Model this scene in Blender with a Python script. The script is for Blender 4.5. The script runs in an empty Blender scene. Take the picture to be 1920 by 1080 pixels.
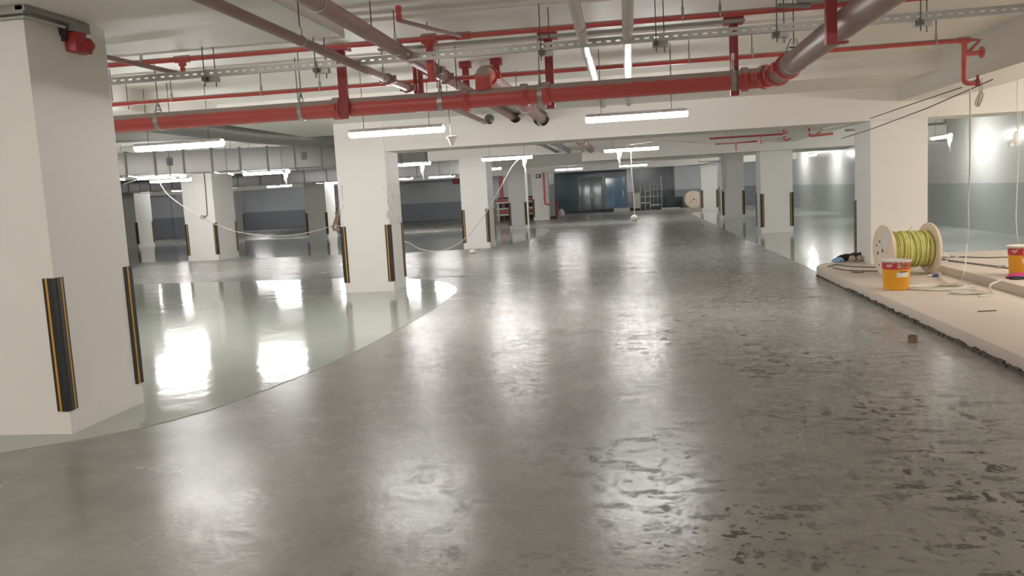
import bpy, bmesh, math, random
from mathutils import Vector, Matrix
random.seed(7)
S = bpy.context.scene
COL = S.collection
PI = math.pi

# ---------------------------------------------------------------- camera, world, exposure
F_PX, YAW, PITCH, ROLL, EYE = 1554.94, math.radians(8.442), math.radians(6.555), math.radians(3.12), 1.60
_d = Vector((-math.sin(YAW)*math.cos(PITCH), math.cos(YAW)*math.cos(PITCH), -math.sin(PITCH)))
_r0 = Vector((math.cos(YAW), math.sin(YAW), 0)); _u0 = _r0.cross(_d)
_r = math.cos(ROLL)*_r0 - math.sin(ROLL)*_u0
_u = math.sin(ROLL)*_r0 + math.cos(ROLL)*_u0
CAM = Vector((0, 0, EYE))
cd = bpy.data.cameras.new('camera'); cam = bpy.data.objects.new('camera', cd); COL.objects.link(cam)
cd.sensor_width = 36.0; cd.lens = F_PX*36.0/1920.0; cd.clip_end = 200; cd.clip_start = 0.05
cam.matrix_world = Matrix(((_r.x, _u.x, -_d.x, 0), (_r.y, _u.y, -_d.y, 0), (_r.z, _u.z, -_d.z, EYE), (0, 0, 0, 1)))
S.camera = cam
S.view_settings.view_transform = 'Standard'
S.view_settings.look = 'None'
S.view_settings.gamma = 1.0
S.view_settings.use_curve_mapping = False
S.view_settings.exposure = 2.15
S.cycles.use_denoising = True
S.cycles.max_bounces = 8; S.cycles.diffuse_bounces = 5; S.cycles.glossy_bounces = 4
S.cycles.sample_clamp_indirect = 6.0
LAMP_POWER = 24.0
W = bpy.data.worlds.new('world'); S.world = W; W.use_nodes = True
W.node_tree.nodes['Background'].inputs[0].default_value = (0.9, 0.85, 0.8, 1)
W.node_tree.nodes['Background'].inputs[1].default_value = 0.25

def ray(x, y):
    return (_r*((x-960)/F_PX) - _u*((y-540)/F_PX) + _d)
def atZ(x, y, z=0.0):
    d = ray(x, y); return CAM + d*((z-EYE)/d.z)
def atY(x, y, Y):
    d = ray(x, y); return CAM + d*(Y/d.y)
def atX(x, y, X):
    d = ray(x, y); return CAM + d*(X/d.x)

# ---------------------------------------------------------------- materials
def nm(name):
    m = bpy.data.materials.new(name); m.use_nodes = True
    nt = m.node_tree; b = nt.nodes['Principled BSDF']
    return m, nt, b
def N(nt, t, **kw):
    n = nt.nodes.new(t)
    for k, v in kw.items():
        setattr(n, k, v)
    return n
def link(nt, a, b): nt.links.new(a, b)
def mat(name, col, rough=0.5, metal=0.0, var=0.08, scale=6.0, bump=0.0, bscale=60.0, spec=0.5, coat=0.0, alpha=1.0, trans=0.0):
    m, nt, b = nm(name)
    b.inputs['Roughness'].default_value = rough
    b.inputs['Metallic'].default_value = metal
    b.inputs['Specular IOR Level'].default_value = spec
    b.inputs['Coat Weight'].default_value = coat
    b.inputs['Alpha'].default_value = alpha
    b.inputs['Transmission Weight'].default_value = trans
    tc = N(nt, 'ShaderNodeTexCoord')
    no = N(nt, 'ShaderNodeTexNoise'); no.inputs['Scale'].default_value = scale; no.inputs['Detail'].default_value = 5
    link(nt, tc.outputs['Object'], no.inputs['Vector'])
    mx = N(nt, 'ShaderNodeMix', data_type='RGBA')
    mx.inputs[6].default_value = tuple(c*(1-var) for c in col)+(1,)
    mx.inputs[7].default_value = tuple(min(1, c*(1+var)) for c in col)+(1,)
    link(nt, no.outputs['Fac'], mx.inputs[0]); link(nt, mx.outputs[2], b.inputs['Base Color'])
    if bump:
        n2 = N(nt, 'ShaderNodeTexNoise'); n2.inputs['Scale'].default_value = bscale; n2.inputs['Detail'].default_value = 3
        link(nt, tc.outputs['Object'], n2.inputs['Vector'])
        bp = N(nt, 'ShaderNodeBump'); bp.inputs['Strength'].default_value = bump; bp.inputs['Distance'].default_value = 0.01
        link(nt, n2.outputs['Fac'], bp.inputs['Height']); link(nt, bp.outputs['Normal'], b.inputs['Normal'])
    return m
def math_node(nt, op, a, b=None, clamp=False):
    n = N(nt, 'ShaderNodeMath', operation=op); n.use_clamp = clamp
    for i, v in enumerate((a, b)):
        if v is None: continue
        if isinstance(v, (int, float)): n.inputs[i].default_value = v
        else: link(nt, v, n.inputs[i])
    return n.outputs[0]

M = {}
M['white'] = mat('white_paint', (0.80, 0.78, 0.745), 0.55, var=0.03, scale=1.2, bump=0.05, bscale=40)
M['ceil'] = mat('ceiling_paint', (0.78, 0.755, 0.71), 0.6, var=0.05, scale=0.7, bump=0.1, bscale=3.0)
def dusty(name, col, rough):            # red paint with builders' dust settled on what faces up
    m, nt, b = nm(name)
    g = N(nt, 'ShaderNodeNewGeometry'); sp = N(nt, 'ShaderNodeSeparateXYZ'); link(nt, g.outputs['Normal'], sp.inputs[0])
    no = N(nt, 'ShaderNodeTexNoise'); no.inputs['Scale'].default_value = 9; no.inputs['Detail'].default_value = 5; link(nt, g.outputs['Position'], no.inputs['Vector'])
    r = N(nt, 'ShaderNodeMapRange'); r.inputs[1].default_value = 0.30; r.inputs[2].default_value = 0.50
    link(nt, math_node(nt, 'ADD', sp.outputs[2], math_node(nt, 'MULTIPLY', math_node(nt, 'SUBTRACT', no.outputs['Fac'], 0.5), 0.35)), r.inputs[0])
    mx = N(nt, 'ShaderNodeMix', data_type='RGBA'); link(nt, r.outputs[0], mx.inputs[0]); mx.inputs[6].default_value = col+(1,); mx.inputs[7].default_value = (0.42, 0.36, 0.33, 1)
    link(nt, mx.outputs[2], b.inputs['Base Color'])
    link(nt, math_node(nt, 'ADD', math_node(nt, 'MULTIPLY', r.outputs[0], 0.5), rough), b.inputs['Roughness'])
    return m
M['red'] = dusty('red_pipe_paint', (0.62, 0.115, 0.105), 0.34)
M['redpost'] = mat('red_bracket_paint', (0.36, 0.05, 0.05), 0.5, var=0.12, scale=4)
M['pink'] = mat('dusty_red_pipe_paint', (0.37, 0.245, 0.23), 0.45, var=0.1, scale=3)
M['whitepipe'] = mat('white_pipe_plastic', (0.66, 0.62, 0.57), 0.35, var=0.05)
M['foil'] = mat('silver_foil', (0.50, 0.49, 0.47), 0.5, 0.8, var=0.05, bump=0.4, bscale=25)
M['galv'] = mat('galvanised_steel', (0.48, 0.48, 0.46), 0.42, 0.85, var=0.15, scale=9)
M['duct'] = mat('duct_sheet_metal', (0.42, 0.42, 0.42), 0.38, 0.9, var=0.08, scale=4, bump=0.15, bscale=2.2)
M['rod'] = mat('threaded_rod_steel', (0.16, 0.155, 0.15), 0.5, 0.7)
M['black'] = mat('black_rubber', (0.022, 0.024, 0.026), 0.5, var=0.3, scale=15)
M['yellow'] = mat('yellow_stripe', (0.62, 0.31, 0.03), 0.45, var=0.06)
M['housing'] = mat('lamp_housing_grey', (0.62, 0.62, 0.61), 0.4)
M['clear'] = mat('clear_plastic_wrap', (0.85, 0.86, 0.86), 0.2, alpha=0.55, var=0.02, bump=0.3, bscale=30)
M['cablew'] = mat('white_cable', (0.66, 0.62, 0.54), 0.5, var=0.06)
M['cabled'] = mat('dark_cable', (0.10, 0.085, 0.07), 0.6)
M['cableg'] = mat('yellow_green_cable', (0.66, 0.64, 0.22), 0.5, var=0.2, scale=12)
M['ply'] = mat('plywood', (0.76, 0.64, 0.49), 0.65, var=0.14, scale=7)
M['plyedge'] = mat('plywood_edge', (0.42, 0.31, 0.20), 0.7, var=0.2, scale=25)
M['timber'] = mat('pale_timber', (0.42, 0.31, 0.22), 0.7, var=0.12, scale=8)
M['paper'] = mat('white_paper', (0.70, 0.66, 0.63), 0.7, var=0.03)
M['concrete'] = mat('pale_concrete', (0.60, 0.52, 0.44), 0.75, var=0.10, scale=2.2, bump=0.15, bscale=25)
M['mortar'] = mat('dark_mortar', (0.10, 0.095, 0.08), 0.9, var=0.4, scale=20, bump=0.6, bscale=60)
M['byellow'] = mat('bucket_orange_yellow', (0.78, 0.36, 0.02), 0.35, var=0.05)
M['bred'] = mat('bucket_red_band', (0.52, 0.03, 0.045), 0.4, var=0.1)
M['blabel'] = mat('bucket_orange_label', (0.60, 0.20, 0.09), 0.4)
M['lid'] = mat('pail_lid_grey_white', (0.62, 0.58, 0.52), 0.5, var=0.1, scale=20)
M['ink'] = mat('dark_ink', (0.05, 0.03, 0.03), 0.5)
M['wink'] = mat('white_ink', (0.8, 0.76, 0.72), 0.5)
M['blue'] = mat('blue_plastic', (0.05, 0.09, 0.32), 0.4)
M['ltblue'] = mat('light_blue_film', (0.25, 0.42, 0.62), 0.35, var=0.2, scale=20)
M['magenta'] = mat('magenta_cloth', (0.50, 0.03, 0.15), 0.8, var=0.3, scale=30)
M['darkcloth'] = mat('charcoal_cloth', (0.035, 0.033, 0.04), 0.8, var=0.5, scale=20)
M['tancloth'] = mat('tan_glove_cloth', (0.50, 0.40, 0.28), 0.85, var=0.15, scale=25)
M['cardboard'] = mat('brown_cardboard', (0.24, 0.16, 0.10), 0.8)
M['alarm'] = mat('alarm_red_plastic', (0.36, 0.022, 0.03), 0.3)
M['greybox'] = mat('grey_junction_box', (0.26, 0.27, 0.27), 0.5)
M['dkgalv'] = mat('dull_trunking', (0.30, 0.30, 0.28), 0.5, 0.5)
M['steel_door'] = mat('grey_steel_door', (0.25, 0.28, 0.28), 0.16, 0.4, var=0.05)
M['glass_door'] = mat('blue_film_glass', (0.13, 0.24, 0.34), 0.07, var=0.08)
M['teal'] = mat('dark_teal_panel', (0.055, 0.085, 0.10), 0.2, var=0.1)
M['dark'] = mat('dark_opening', (0.05, 0.055, 0.06), 0.7)
M['cab'] = mat('grey_blue_cabinet', (0.36, 0.40, 0.42), 0.4)
M['alu'] = mat('aluminium_scaffold', (0.6, 0.62, 0.62), 0.35, 0.8)
M['rail'] = mat('white_rail_paint', (0.75, 0.73, 0.70), 0.5)
M['plank'] = mat('dusty_plank', (0.45, 0.43, 0.38), 0.7)

# lamp diffuser: the lamps are what lights the place
m, nt, b = nm('lamp_diffuser')
b.inputs['Base Color'].default_value = (0.9, 0.9, 0.9, 1)
b.inputs['Emission Color'].default_value = (1.0, 0.985, 0.97, 1)
b.inputs['Emission Strength'].default_value = LAMP_POWER
M['lamp'] = m
m, nt, b = nm('warm_fill_lamp_diffuser')  # warmer diffuser, only for the added fill lamps
b.inputs['Base Color'].default_value = (0.9, 0.9, 0.9, 1)
b.inputs['Emission Color'].default_value = (1.0, 0.92, 0.83, 1)
b.inputs['Emission Strength'].default_value = LAMP_POWER
M['fillwarm'] = m

# walls: light grey paint over a darker painted dado
def wall_mat(name, up, low, h=1.2, rough=0.22):
    m, nt, b = nm(name)
    g = N(nt, 'ShaderNodeNewGeometry'); sp = N(nt, 'ShaderNodeSeparateXYZ'); link(nt, g.outputs['Position'], sp.inputs[0])
    f = math_node(nt, 'GREATER_THAN', sp.outputs[2], h)
    no = N(nt, 'ShaderNodeTexNoise'); no.inputs['Scale'].default_value = 0.8; no.inputs['Detail'].default_value = 4
    link(nt, g.outputs['Position'], no.inputs['Vector'])
    mx = N(nt, 'ShaderNodeMix', data_type='RGBA'); mx.inputs[6].default_value = low+(1,); mx.inputs[7].default_value = up+(1,)
    link(nt, f, mx.inputs[0])
    hs = N(nt, 'ShaderNodeHueSaturation'); link(nt, mx.outputs[2], hs.inputs['Color'])
    link(nt, math_node(nt, 'ADD', math_node(nt, 'MULTIPLY', no.outputs['Fac'], 0.16), 0.92), hs.inputs['Value'])
    link(nt, hs.outputs[0], b.inputs['Base Color'])
    b.inputs['Roughness'].default_value = rough
    n2 = N(nt, 'ShaderNodeTexNoise'); n2.inputs['Scale'].default_value = 9; link(nt, g.outputs['Position'], n2.inputs['Vector'])
    bp = N(nt, 'ShaderNodeBump'); bp.inputs['Strength'].default_value = 0.12; bp.inputs['Distance'].default_value = 0.01
    link(nt, n2.outputs['Fac'], bp.inputs['Height']); link(nt, bp.outputs['Normal'], b.inputs['Normal'])
    return m
M['wall'] = wall_mat('two_tone_wall', (0.60, 0.62, 0.65), (0.31, 0.335, 0.365))
M['wallr'] = wall_mat('two_tone_wall_glossy', (0.52, 0.53, 0.50), (0.34, 0.36, 0.345), rough=0.3)

# lane floor: trowelled grey screed with scuffs and tyre dirt
def lane_mat():
    m, nt, b = nm('lane_screed')
    g = N(nt, 'ShaderNodeNewGeometry'); P = g.outputs['Position']
    def noise(scale, detail=4, vec=P, dist=0.0, rough=0.5):
        n = N(nt, 'ShaderNodeTexNoise'); n.inputs['Scale'].default_value = scale; n.inputs['Detail'].default_value = detail
        n.inputs['Distortion'].default_value = dist; n.inputs['Roughness'].default_value = rough
        link(nt, vec, n.inputs['Vector']); return n.outputs['Fac']
    def mapped(scl, rot=0.0):
        mp = N(nt, 'ShaderNodeMapping'); mp.inputs['Scale'].default_value = scl; mp.inputs['Rotation'].default_value = (0, 0, rot)
        link(nt, P, mp.inputs['Vector']); return mp.outputs[0]
    def ramp(v, a, c):
        r = N(nt, 'ShaderNodeMapRange'); r.inputs[1].default_value = a; r.inputs[2].default_value = c; link(nt, v, r.inputs[0]); return r.outputs[0]
    big = noise(0.55, 5); mid = noise(3.0, 6)
    mx = N(nt, 'ShaderNodeMix', data_type='RGBA'); mx.inputs[6].default_value = (0.235, 0.23, 0.21, 1); mx.inputs[7].default_value = (0.335, 0.33, 0.305, 1)
    link(nt, ramp(math_node(nt, 'ADD', math_node(nt, 'MULTIPLY', big, 0.6), math_node(nt, 'MULTIPLY', mid, 0.4)), 0.35, 0.65), mx.inputs[0])
    # short dark boot and tyre scuffs, denser along the middle of the lane
    wob = N(nt, 'ShaderNodeTexNoise'); wob.inputs['Scale'].default_value = 7.0; wob.inputs['Detail'].default_value = 3; link(nt, P, wob.inputs['Vector'])
    def dashes(scl, rot, size, soft, seed):
        ad = N(nt, 'ShaderNodeVectorMath', operation='MULTIPLY_ADD'); link(nt, wob.outputs['Color'], ad.inputs[0]); ad.inputs[1].default_value = (0.16, 0.16, 0); link(nt, P, ad.inputs[2])
        mp = N(nt, 'ShaderNodeMapping'); mp.inputs['Scale'].default_value = scl; mp.inputs['Rotation'].default_value = (0, 0, rot); mp.inputs['Location'].default_value = (seed, seed*1.7, 0)
        link(nt, ad.outputs[0], mp.inputs['Vector'])
        v = N(nt, 'ShaderNodeTexVoronoi', voronoi_dimensions='2D'); v.inputs['Scale'].default_value = 1.0; link(nt, mp.outputs[0], v.inputs['Vector'])
        sc = N(nt, 'ShaderNodeSeparateColor'); link(nt, v.outputs['Color'], sc.inputs[0])
        thr = math_node(nt, 'MULTIPLY', sc.outputs[0], size)
        r = N(nt, 'ShaderNodeMapRange'); link(nt, math_node(nt, 'SUBTRACT', thr, v.outputs['Distance']), r.inputs[0]); r.inputs[1].default_value = 0.0; r.inputs[2].default_value = soft
        return math_node(nt, 'MULTIPLY', r.outputs[0], math_node(nt, 'ADD', math_node(nt, 'MULTIPLY', sc.outputs[1], 0.8), 0.2))
    s1 = dashes((3.2, 9.0, 1), 0.35, 0.46, 0.10, 3.0)
    s2 = dashes((10.0, 4.0, 1), -0.3, 0.42, 0.10, 11.0)
    s3 = dashes((16.0, 22.0, 1), 0.9, 0.44, 0.08, 23.0)
    s4 = dashes((2.0, 4.5, 1), -0.6, 0.44, 0.25, 31.0)
    brk = ramp(noise(28.0, 3), 0.33, 0.50)
    sm = math_node(nt, 'MULTIPLY', math_node(nt, 'MAXIMUM', math_node(nt, 'MAXIMUM', s1, s2), math_node(nt, 'MAXIMUM', s3, math_node(nt, 'MULTIPLY', s4, 0.45))), brk)
    sx = N(nt, 'ShaderNodeSeparateXYZ'); link(nt, P, sx.inputs[0])
    side = math_node(nt, 'MULTIPLY', ramp(sx.outputs[0], -2.8, 0.5), ramp(sx.outputs[0], 3.1, 1.9))
    zone = ramp(noise(0.75, 3), 0.40, 0.60)
    amt = math_node(nt, 'MULTIPLY', math_node(nt, 'MULTIPLY', sm, 1.25), math_node(nt, 'MULTIPLY', side, math_node(nt, 'ADD', math_node(nt, 'MULTIPLY', zone, 0.65), 0.35)), True)
    mx2 = N(nt, 'ShaderNodeMix', data_type='RGBA'); link(nt, amt, mx2.inputs[0]); link(nt, mx.outputs[2], mx2.inputs[6]); mx2.inputs[7].default_value = (0.07, 0.063, 0.05, 1)
    # a few pale plaster splashes
    sp = ramp(noise(5.0, 2), 0.765, 0.775)
    mx3 = N(nt, 'ShaderNodeMix', data_type='RGBA'); link(nt, math_node(nt, 'MULTIPLY', sp, 0.6), mx3.inputs[0]); link(nt, mx2.outputs[2], mx3.inputs[6]); mx3.inputs[7].default_value = (0.40, 0.38, 0.34, 1)
    link(nt, mx3.outputs[2], b.inputs['Base Color'])
    link(nt, math_node(nt, 'ADD', math_node(nt, 'ADD', math_node(nt, 'MULTIPLY', noise(1.4, 6), 0.15), 0.18), math_node(nt, 'MULTIPLY', amt, 0.3)), b.inputs['Roughness'])
    b.inputs['Specular IOR Level'].default_value = 0.13
    bp = N(nt, 'ShaderNodeBump'); bp.inputs['Strength'].default_value = 0.10; bp.inputs['Distance'].default_value = 0.012
    link(nt, math_node(nt, 'ADD', noise(24, 3), math_node(nt, 'MULTIPLY', noise(4, 3), 0.8)), bp.inputs['Height']); link(nt, bp.outputs['Normal'], b.inputs['Normal'])
    return m
M['lane'] = lane_mat()
def epoxy_mat():
    m, nt, b = nm('pale_green_grey_epoxy')
    g = N(nt, 'ShaderNodeNewGeometry'); P = g.outputs['Position']
    no = N(nt, 'ShaderNodeTexNoise'); no.inputs['Scale'].default_value = 0.9; no.inputs['Detail'].default_value = 4; link(nt, P, no.inputs['Vector'])
    mx = N(nt, 'ShaderNodeMix', data_type='RGBA'); mx.inputs[6].default_value = (0.37, 0.395, 0.355, 1); mx.inputs[7].default_value = (0.43, 0.455, 0.41, 1)
    link(nt, no.outputs['Fac'], mx.inputs[0]); link(nt, mx.outputs[2], b.inputs['Base Color'])
    b.inputs['Roughness'].default_value = 0.10; b.inputs['Specular IOR Level'].default_value = 0.5
    n2 = N(nt, 'ShaderNodeTexNoise'); n2.inputs['Scale'].default_value = 2.6; n2.inputs['Detail'].default_value = 4; link(nt, P, n2.inputs['Vector'])
    bp = N(nt, 'ShaderNodeBump'); bp.inputs['Strength'].default_value = 0.22; bp.inputs['Distance'].default_value = 0.016
    n3 = N(nt, 'ShaderNodeTexNoise'); n3.inputs['Scale'].default_value = 14; n3.inputs['Detail'].default_value = 3; link(nt, P, n3.inputs['Vector'])
    link(nt, math_node(nt, 'ADD', n2.outputs['Fac'], math_node(nt, 'MULTIPLY', n3.outputs['Fac'], 0.12)), bp.inputs['Height']); link(nt, bp.outputs['Normal'], b.inputs['Normal'])
    return m
M['epoxy'] = epoxy_mat()
# the scuffed column: glue and paint torn off along its two front edges
def scuff_mat(x0, x1, yf):
    m, nt, b = nm('white_paint_scuffed')
    g = N(nt, 'ShaderNodeNewGeometry'); sp = N(nt, 'ShaderNodeSeparateXYZ'); link(nt, g.outputs['Position'], sp.inputs[0])
    d = math_node(nt, 'MINIMUM', math_node(nt, 'ABSOLUTE', math_node(nt, 'SUBTRACT', sp.outputs[0], x0)), math_node(nt, 'ABSOLUTE', math_node(nt, 'SUBTRACT', sp.outputs[0], x1)))
    near = math_node(nt, 'LESS_THAN', d, 0.10)
    band = math_node(nt, 'MULTIPLY', math_node(nt, 'GREATER_THAN', sp.outputs[2], 1.15), math_node(nt, 'LESS_THAN', sp.outputs[2], 1.88))
    mp = N(nt, 'ShaderNodeMapping'); mp.inputs['Scale'].default_value = (60, 60, 4); link(nt, g.outputs['Position'], mp.inputs['Vector'])
    no = N(nt, 'ShaderNodeTexNoise'); no.inputs['Scale'].default_value = 1.0; no.inputs['Detail'].default_value = 3; link(nt, mp.outputs[0], no.inputs['Vector'])
    st = math_node(nt, 'GREATER_THAN', no.outputs['Fac'], 0.615)
    f = math_node(nt, 'MULTIPLY', math_node(nt, 'MULTIPLY', near, band), st)
    mx = N(nt, 'ShaderNodeMix', data_type='RGBA'); mx.inputs[6].default_value = (0.80, 0.78, 0.745, 1); mx.inputs[7].default_value = (0.20, 0.16, 0.12, 1)
    link(nt, f, mx.inputs[0]); link(nt, mx.outputs[2], b.inputs['Base Color']); b.inputs['Roughness'].default_value = 0.55
    return m

# ---------------------------------------------------------------- mesh helpers
class MB:
    def __init__(self): self.bm = bmesh.new()
    def box(self, x0, x1, y0, y1, z0, z1):
        bm = self.bm
        v = [bm.verts.new(p) for p in ((x0,y0,z0),(x1,y0,z0),(x1,y1,z0),(x0,y1,z0),(x0,y0,z1),(x1,y0,z1),(x1,y1,z1),(x0,y1,z1))]
        for f in ((0,3,2,1),(4,5,6,7),(0,1,5,4),(1,2,6,5),(2,3,7,6),(3,0,4,7)): bm.faces.new([v[i] for i in f])
        return self
    def tube(self, pts, r, seg=12, caps=True):
        bm = self.bm; pts = [Vector(p) for p in pts]
        rs = r if isinstance(r, (list, tuple)) else [r]*len(pts)
        rings = []; up = None
        for i, p in enumerate(pts):
            if i == 0: t = pts[1]-p
            elif i == len(pts)-1: t = p-pts[i-1]
            else: t = (pts[i+1]-p).normalized()+(p-pts[i-1]).normalized()
            t = t.normalized() if t.length > 1e-9 else Vector((0,0,1))
            if up is None:
                up = Vector((0,0,1)) if abs(t.z) < 0.9 else Vector((1,0,0))
            a = t.cross(up)
            if a.length < 1e-6: a = t.orthogonal()
            a.normalize(); c = a.cross(t).normalized(); up = c
            k = 1.0
            if 0 < i < len(pts)-1:
                cs = (pts[i]-pts[i-1]).normalized().dot(t); k = 1.0/max(0.5, cs)
            rings.append([bm.verts.new(p+(a*math.cos(2*PI*j/seg)+c*math.sin(2*PI*j/seg))*rs[i]*(k if False else 1)) for j in range(seg)])
        for i in range(len(rings)-1):
            for j in range(seg):
                bm.faces.new((rings[i][j], rings[i][(j+1)%seg], rings[i+1][(j+1)%seg], rings[i+1][j]))
        if caps:
            bm.faces.new(list(reversed(rings[0]))); bm.faces.new(rings[-1])
        return self
    def ring(self, c, axis, R, r, seg=24, s2=8, arc=2*PI, start=0.0):
        c = Vector(c); axis = Vector(axis).normalized(); a = axis.orthogonal().normalized(); e = axis.cross(a)
        n = seg
        pts = [c+(a*math.cos(start+arc*i/n)+e*math.sin(start+arc*i/n))*R for i in range(n+1)]
        return self.tube(pts, r, s2, caps=arc < 2*PI-1e-3)
    def band(self, c, axis, R0, R1, w, seg=24):          # a hollow collar
        axis = Vector(axis).normalized(); c = Vector(c); a = axis.orthogonal().normalized(); e = axis.cross(a); bm = self.bm
        prof = [(R0,-w/2),(R1,-w/2),(R1,w/2),(R0,w/2)]
        rings = [[bm.verts.new(c+axis*h+(a*math.cos(2*PI*j/seg)+e*math.sin(2*PI*j/seg))*R) for j in range(seg)] for R, h in prof]
        for i in range(4):
            for j in range(seg):
                k = (i+1)%4; bm.faces.new((rings[i][j], rings[i][(j+1)%seg], rings[k][(j+1)%seg], rings[k][j]))
        return self
    def lathe(self, prof, seg=32, c=(0,0,0)):
        bm = self.bm; c = Vector(c)
        rings = [[bm.verts.new(c+Vector((r*math.cos(2*PI*j/seg), r*math.sin(2*PI*j/seg), z))) for j in range(seg)] for r, z in prof]
        for i in range(len(rings)-1):
            for j in range(seg): bm.faces.new((rings[i][j], rings[i][(j+1)%seg], rings[i+1][(j+1)%seg], rings[i+1][j]))
        bm.faces.new(list(reversed(rings[0]))); bm.faces.new(rings[-1])
        return self
    def prism(self, poly, z0, z1):
        bm = self.bm
        lo = [bm.verts.new((x, y, z0)) for x, y in poly]; hi = [bm.verts.new((x, y, z1)) for x, y in poly]
        n = len(poly)
        bm.faces.new(list(reversed(lo))); bm.faces.new(hi)
        for i in range(n): bm.faces.new((lo[i], lo[(i+1)%n], hi[(i+1)%n], hi[i]))
        return self
    def blob(self, c, s, seed=0, amp=0.25, sub=3):
        r = bmesh.ops.create_icosphere(self.bm, subdivisions=sub, radius=1.0); rnd = random.Random(seed)
        k = [(rnd.uniform(2,5), rnd.uniform(2,5), rnd.uniform(2,5), rnd.uniform(0,6)) for _ in range(4)]
        for v in r['verts']:
            p = v.co.copy(); d = sum(math.sin(a*p.x+b*p.y*1.3+g*p.z+ph) for a, b, g, ph in k)/4
            p *= 1+amp*d; v.co = Vector((c[0]+p.x*s[0], c[1]+p.y*s[1], c[2]+max(p.z, -0.75)*s[2]))
        return self
    def xf(self, mtx): bmesh.ops.transform(self.bm, matrix=mtx, verts=self.bm.verts); return self
    def build(self, name, material, parent=None, smooth=35, bevel=0.0):
        bm = self.bm
        bmesh.ops.recalc_face_normals(bm, faces=bm.faces)
        if bevel:
            bmesh.ops.bevel(bm, geom=[e for e in bm.edges if len(e.link_faces) == 2 and e.calc_face_angle(0) > 0.6], offset=bevel, segments=2, profile=0.7, affect='EDGES')
        me = bpy.data.meshes.new(name); bm.to_mesh(me); bm.free()
        for mm in (material if isinstance(material, (list, tuple)) else (material,)): me.materials.append(mm)
        if smooth:
            for p in me.polygons: p.use_smooth = True
            try: me.set_sharp_from_angle(angle=math.radians(smooth))
            except Exception: pass
        o = bpy.data.objects.new(name, me); COL.objects.link(o)
        if parent is not None: o.parent = parent
        return o
def tag(o, label, cat, group=None):
    o['label'] = label; o['category'] = cat
    if group: o['group'] = group
    return o
def thing(name, label, cat, loc=(0,0,0), group=None):
    o = bpy.data.objects.new(name, None); o.empty_display_size = 0.1; COL.objects.link(o); o.location = loc
    return tag(o, label, cat, group)
def struct(o, **kw):
    o['kind'] = 'structure'; return o
def off(p, loc): return Vector(p)-Vector(loc)
def arc_pts(c, a, b, R, n=8):     # quarter bend from direction -a to b, centre of the corner c
    a = Vector(a).normalized(); b = Vector(b).normalized(); c = Vector(c)
    o = c - a*R + b*R
    return [o + a*R*math.sin(t) - b*R*math.cos(t) for t in [PI/2*i/n for i in range(n+1)]]
def sag(a, b, drop, n=24):
    a = Vector(a); b = Vector(b)
    return [a.lerp(b, i/n) - Vector((0,0,4*drop*(i/n)*(1-i/n))) for i in range(n+1)]
def spline(pts, n=8):
    pts = [Vector(p) for p in pts]; out = []
    for i in range(len(pts)-1):
        p0 = pts[max(i-1,0)]; p1 = pts[i]; p2 = pts[i+1]; p3 = pts[min(i+2,len(pts)-1)]
        for k in range(n):
            t = k/n
            out.append(0.5*((2*p1)+(p2-p0)*t+(2*p0-5*p1+4*p2-p3)*t*t+(3*p1-p0-3*p2+p3)*t**3))
    out.append(pts[-1]); return out

# ---------------------------------------------------------------- the setting
SLAB = 3.18
XL, XR, YB, YF = -34.0, 8.75, -6.0, 56.5
struct(MB().box(XL-0.3, XR+0.3, YB-0.3, YF+6, -0.3, 0.0).build('floor', M['lane'], smooth=0))
struct(MB().box(XL-0.3, XR+0.3, YB-0.3, YF+6, SLAB, SLAB+0.3).build('ceiling', M['ceil'], smooth=0))
struct(MB().box(XL-0.3, XL, YB, YF+6, 0, SLAB).build('wall_left', M['wall'], smooth=0))
struct(MB().box(XR, XR+0.3, YB, YF+6, 0, SLAB).build('wall_right', M['wallr'], smooth=0))
wb = MB().box(XL, -27.6, 47.0, 47.3, 0, SLAB).box(-27.6, -27.3, 47.3, YF, 0, SLAB)
wb.box(-27.6, 0.12, YF, YF+0.3, 0, SLAB).box(2.9, XR, YF, YF+0.3, 0, SLAB).box(0.12, 2.9, YF+4.5, YF+4.8, 0, SLAB).box(-0.18, 0.12, YF+0.3, YF+4.5, 0, SLAB).box(2.9, 3.2, YF+0.3, YF+4.5, 0, SLAB)
struct(wb.build('wall_back', M['wall'], smooth=0))
struct(MB().box(XL, XR, YB-0.3, YB, 0, SLAB).build('wall_front', M['wall'], smooth=0))

# drop slabs and beams
def beam(x0, x1, y0, y1, z0, name='ceiling_beam'):
    return struct(MB().box(x0, x1, y0, y1, z0, SLAB+0.05).build(name, M['ceil'], smooth=0))
beam(-6.7, -2.5, 3.3, 7.42, 3.065, 'ceiling_drop_panel')
beam(-6.4, 4.2, 12.2, 16.2, 2.93, 'ceiling_drop_panel')
beam(-6.9, -6.22, 6.5, 12.2, 2.9)
main_beam = beam(-4.9, XR, 13.97, 14.87, 2.42)
beam(4.2, 5.0, YB, 13.97, 2.69)
beam(4.2, 4.7, 14.87, 25.4, 2.62)
beam(XL, -1.4, 24.6, 25.3, 2.66); beam(-1.4, XR, 24.9, 25.7, 2.40)
beam(XL, XR, 35.8, 36.6, 2.62); beam(XL, XR, 46.2, 47.0, 2.55)
for y in (5.75, 6.25, 6.75, 7.3):      # shallow ribs left by the formwork between the drop panel and the lane
    beam(-2.4, -0.1, y, y+0.2, SLAB-0.018)
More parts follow.
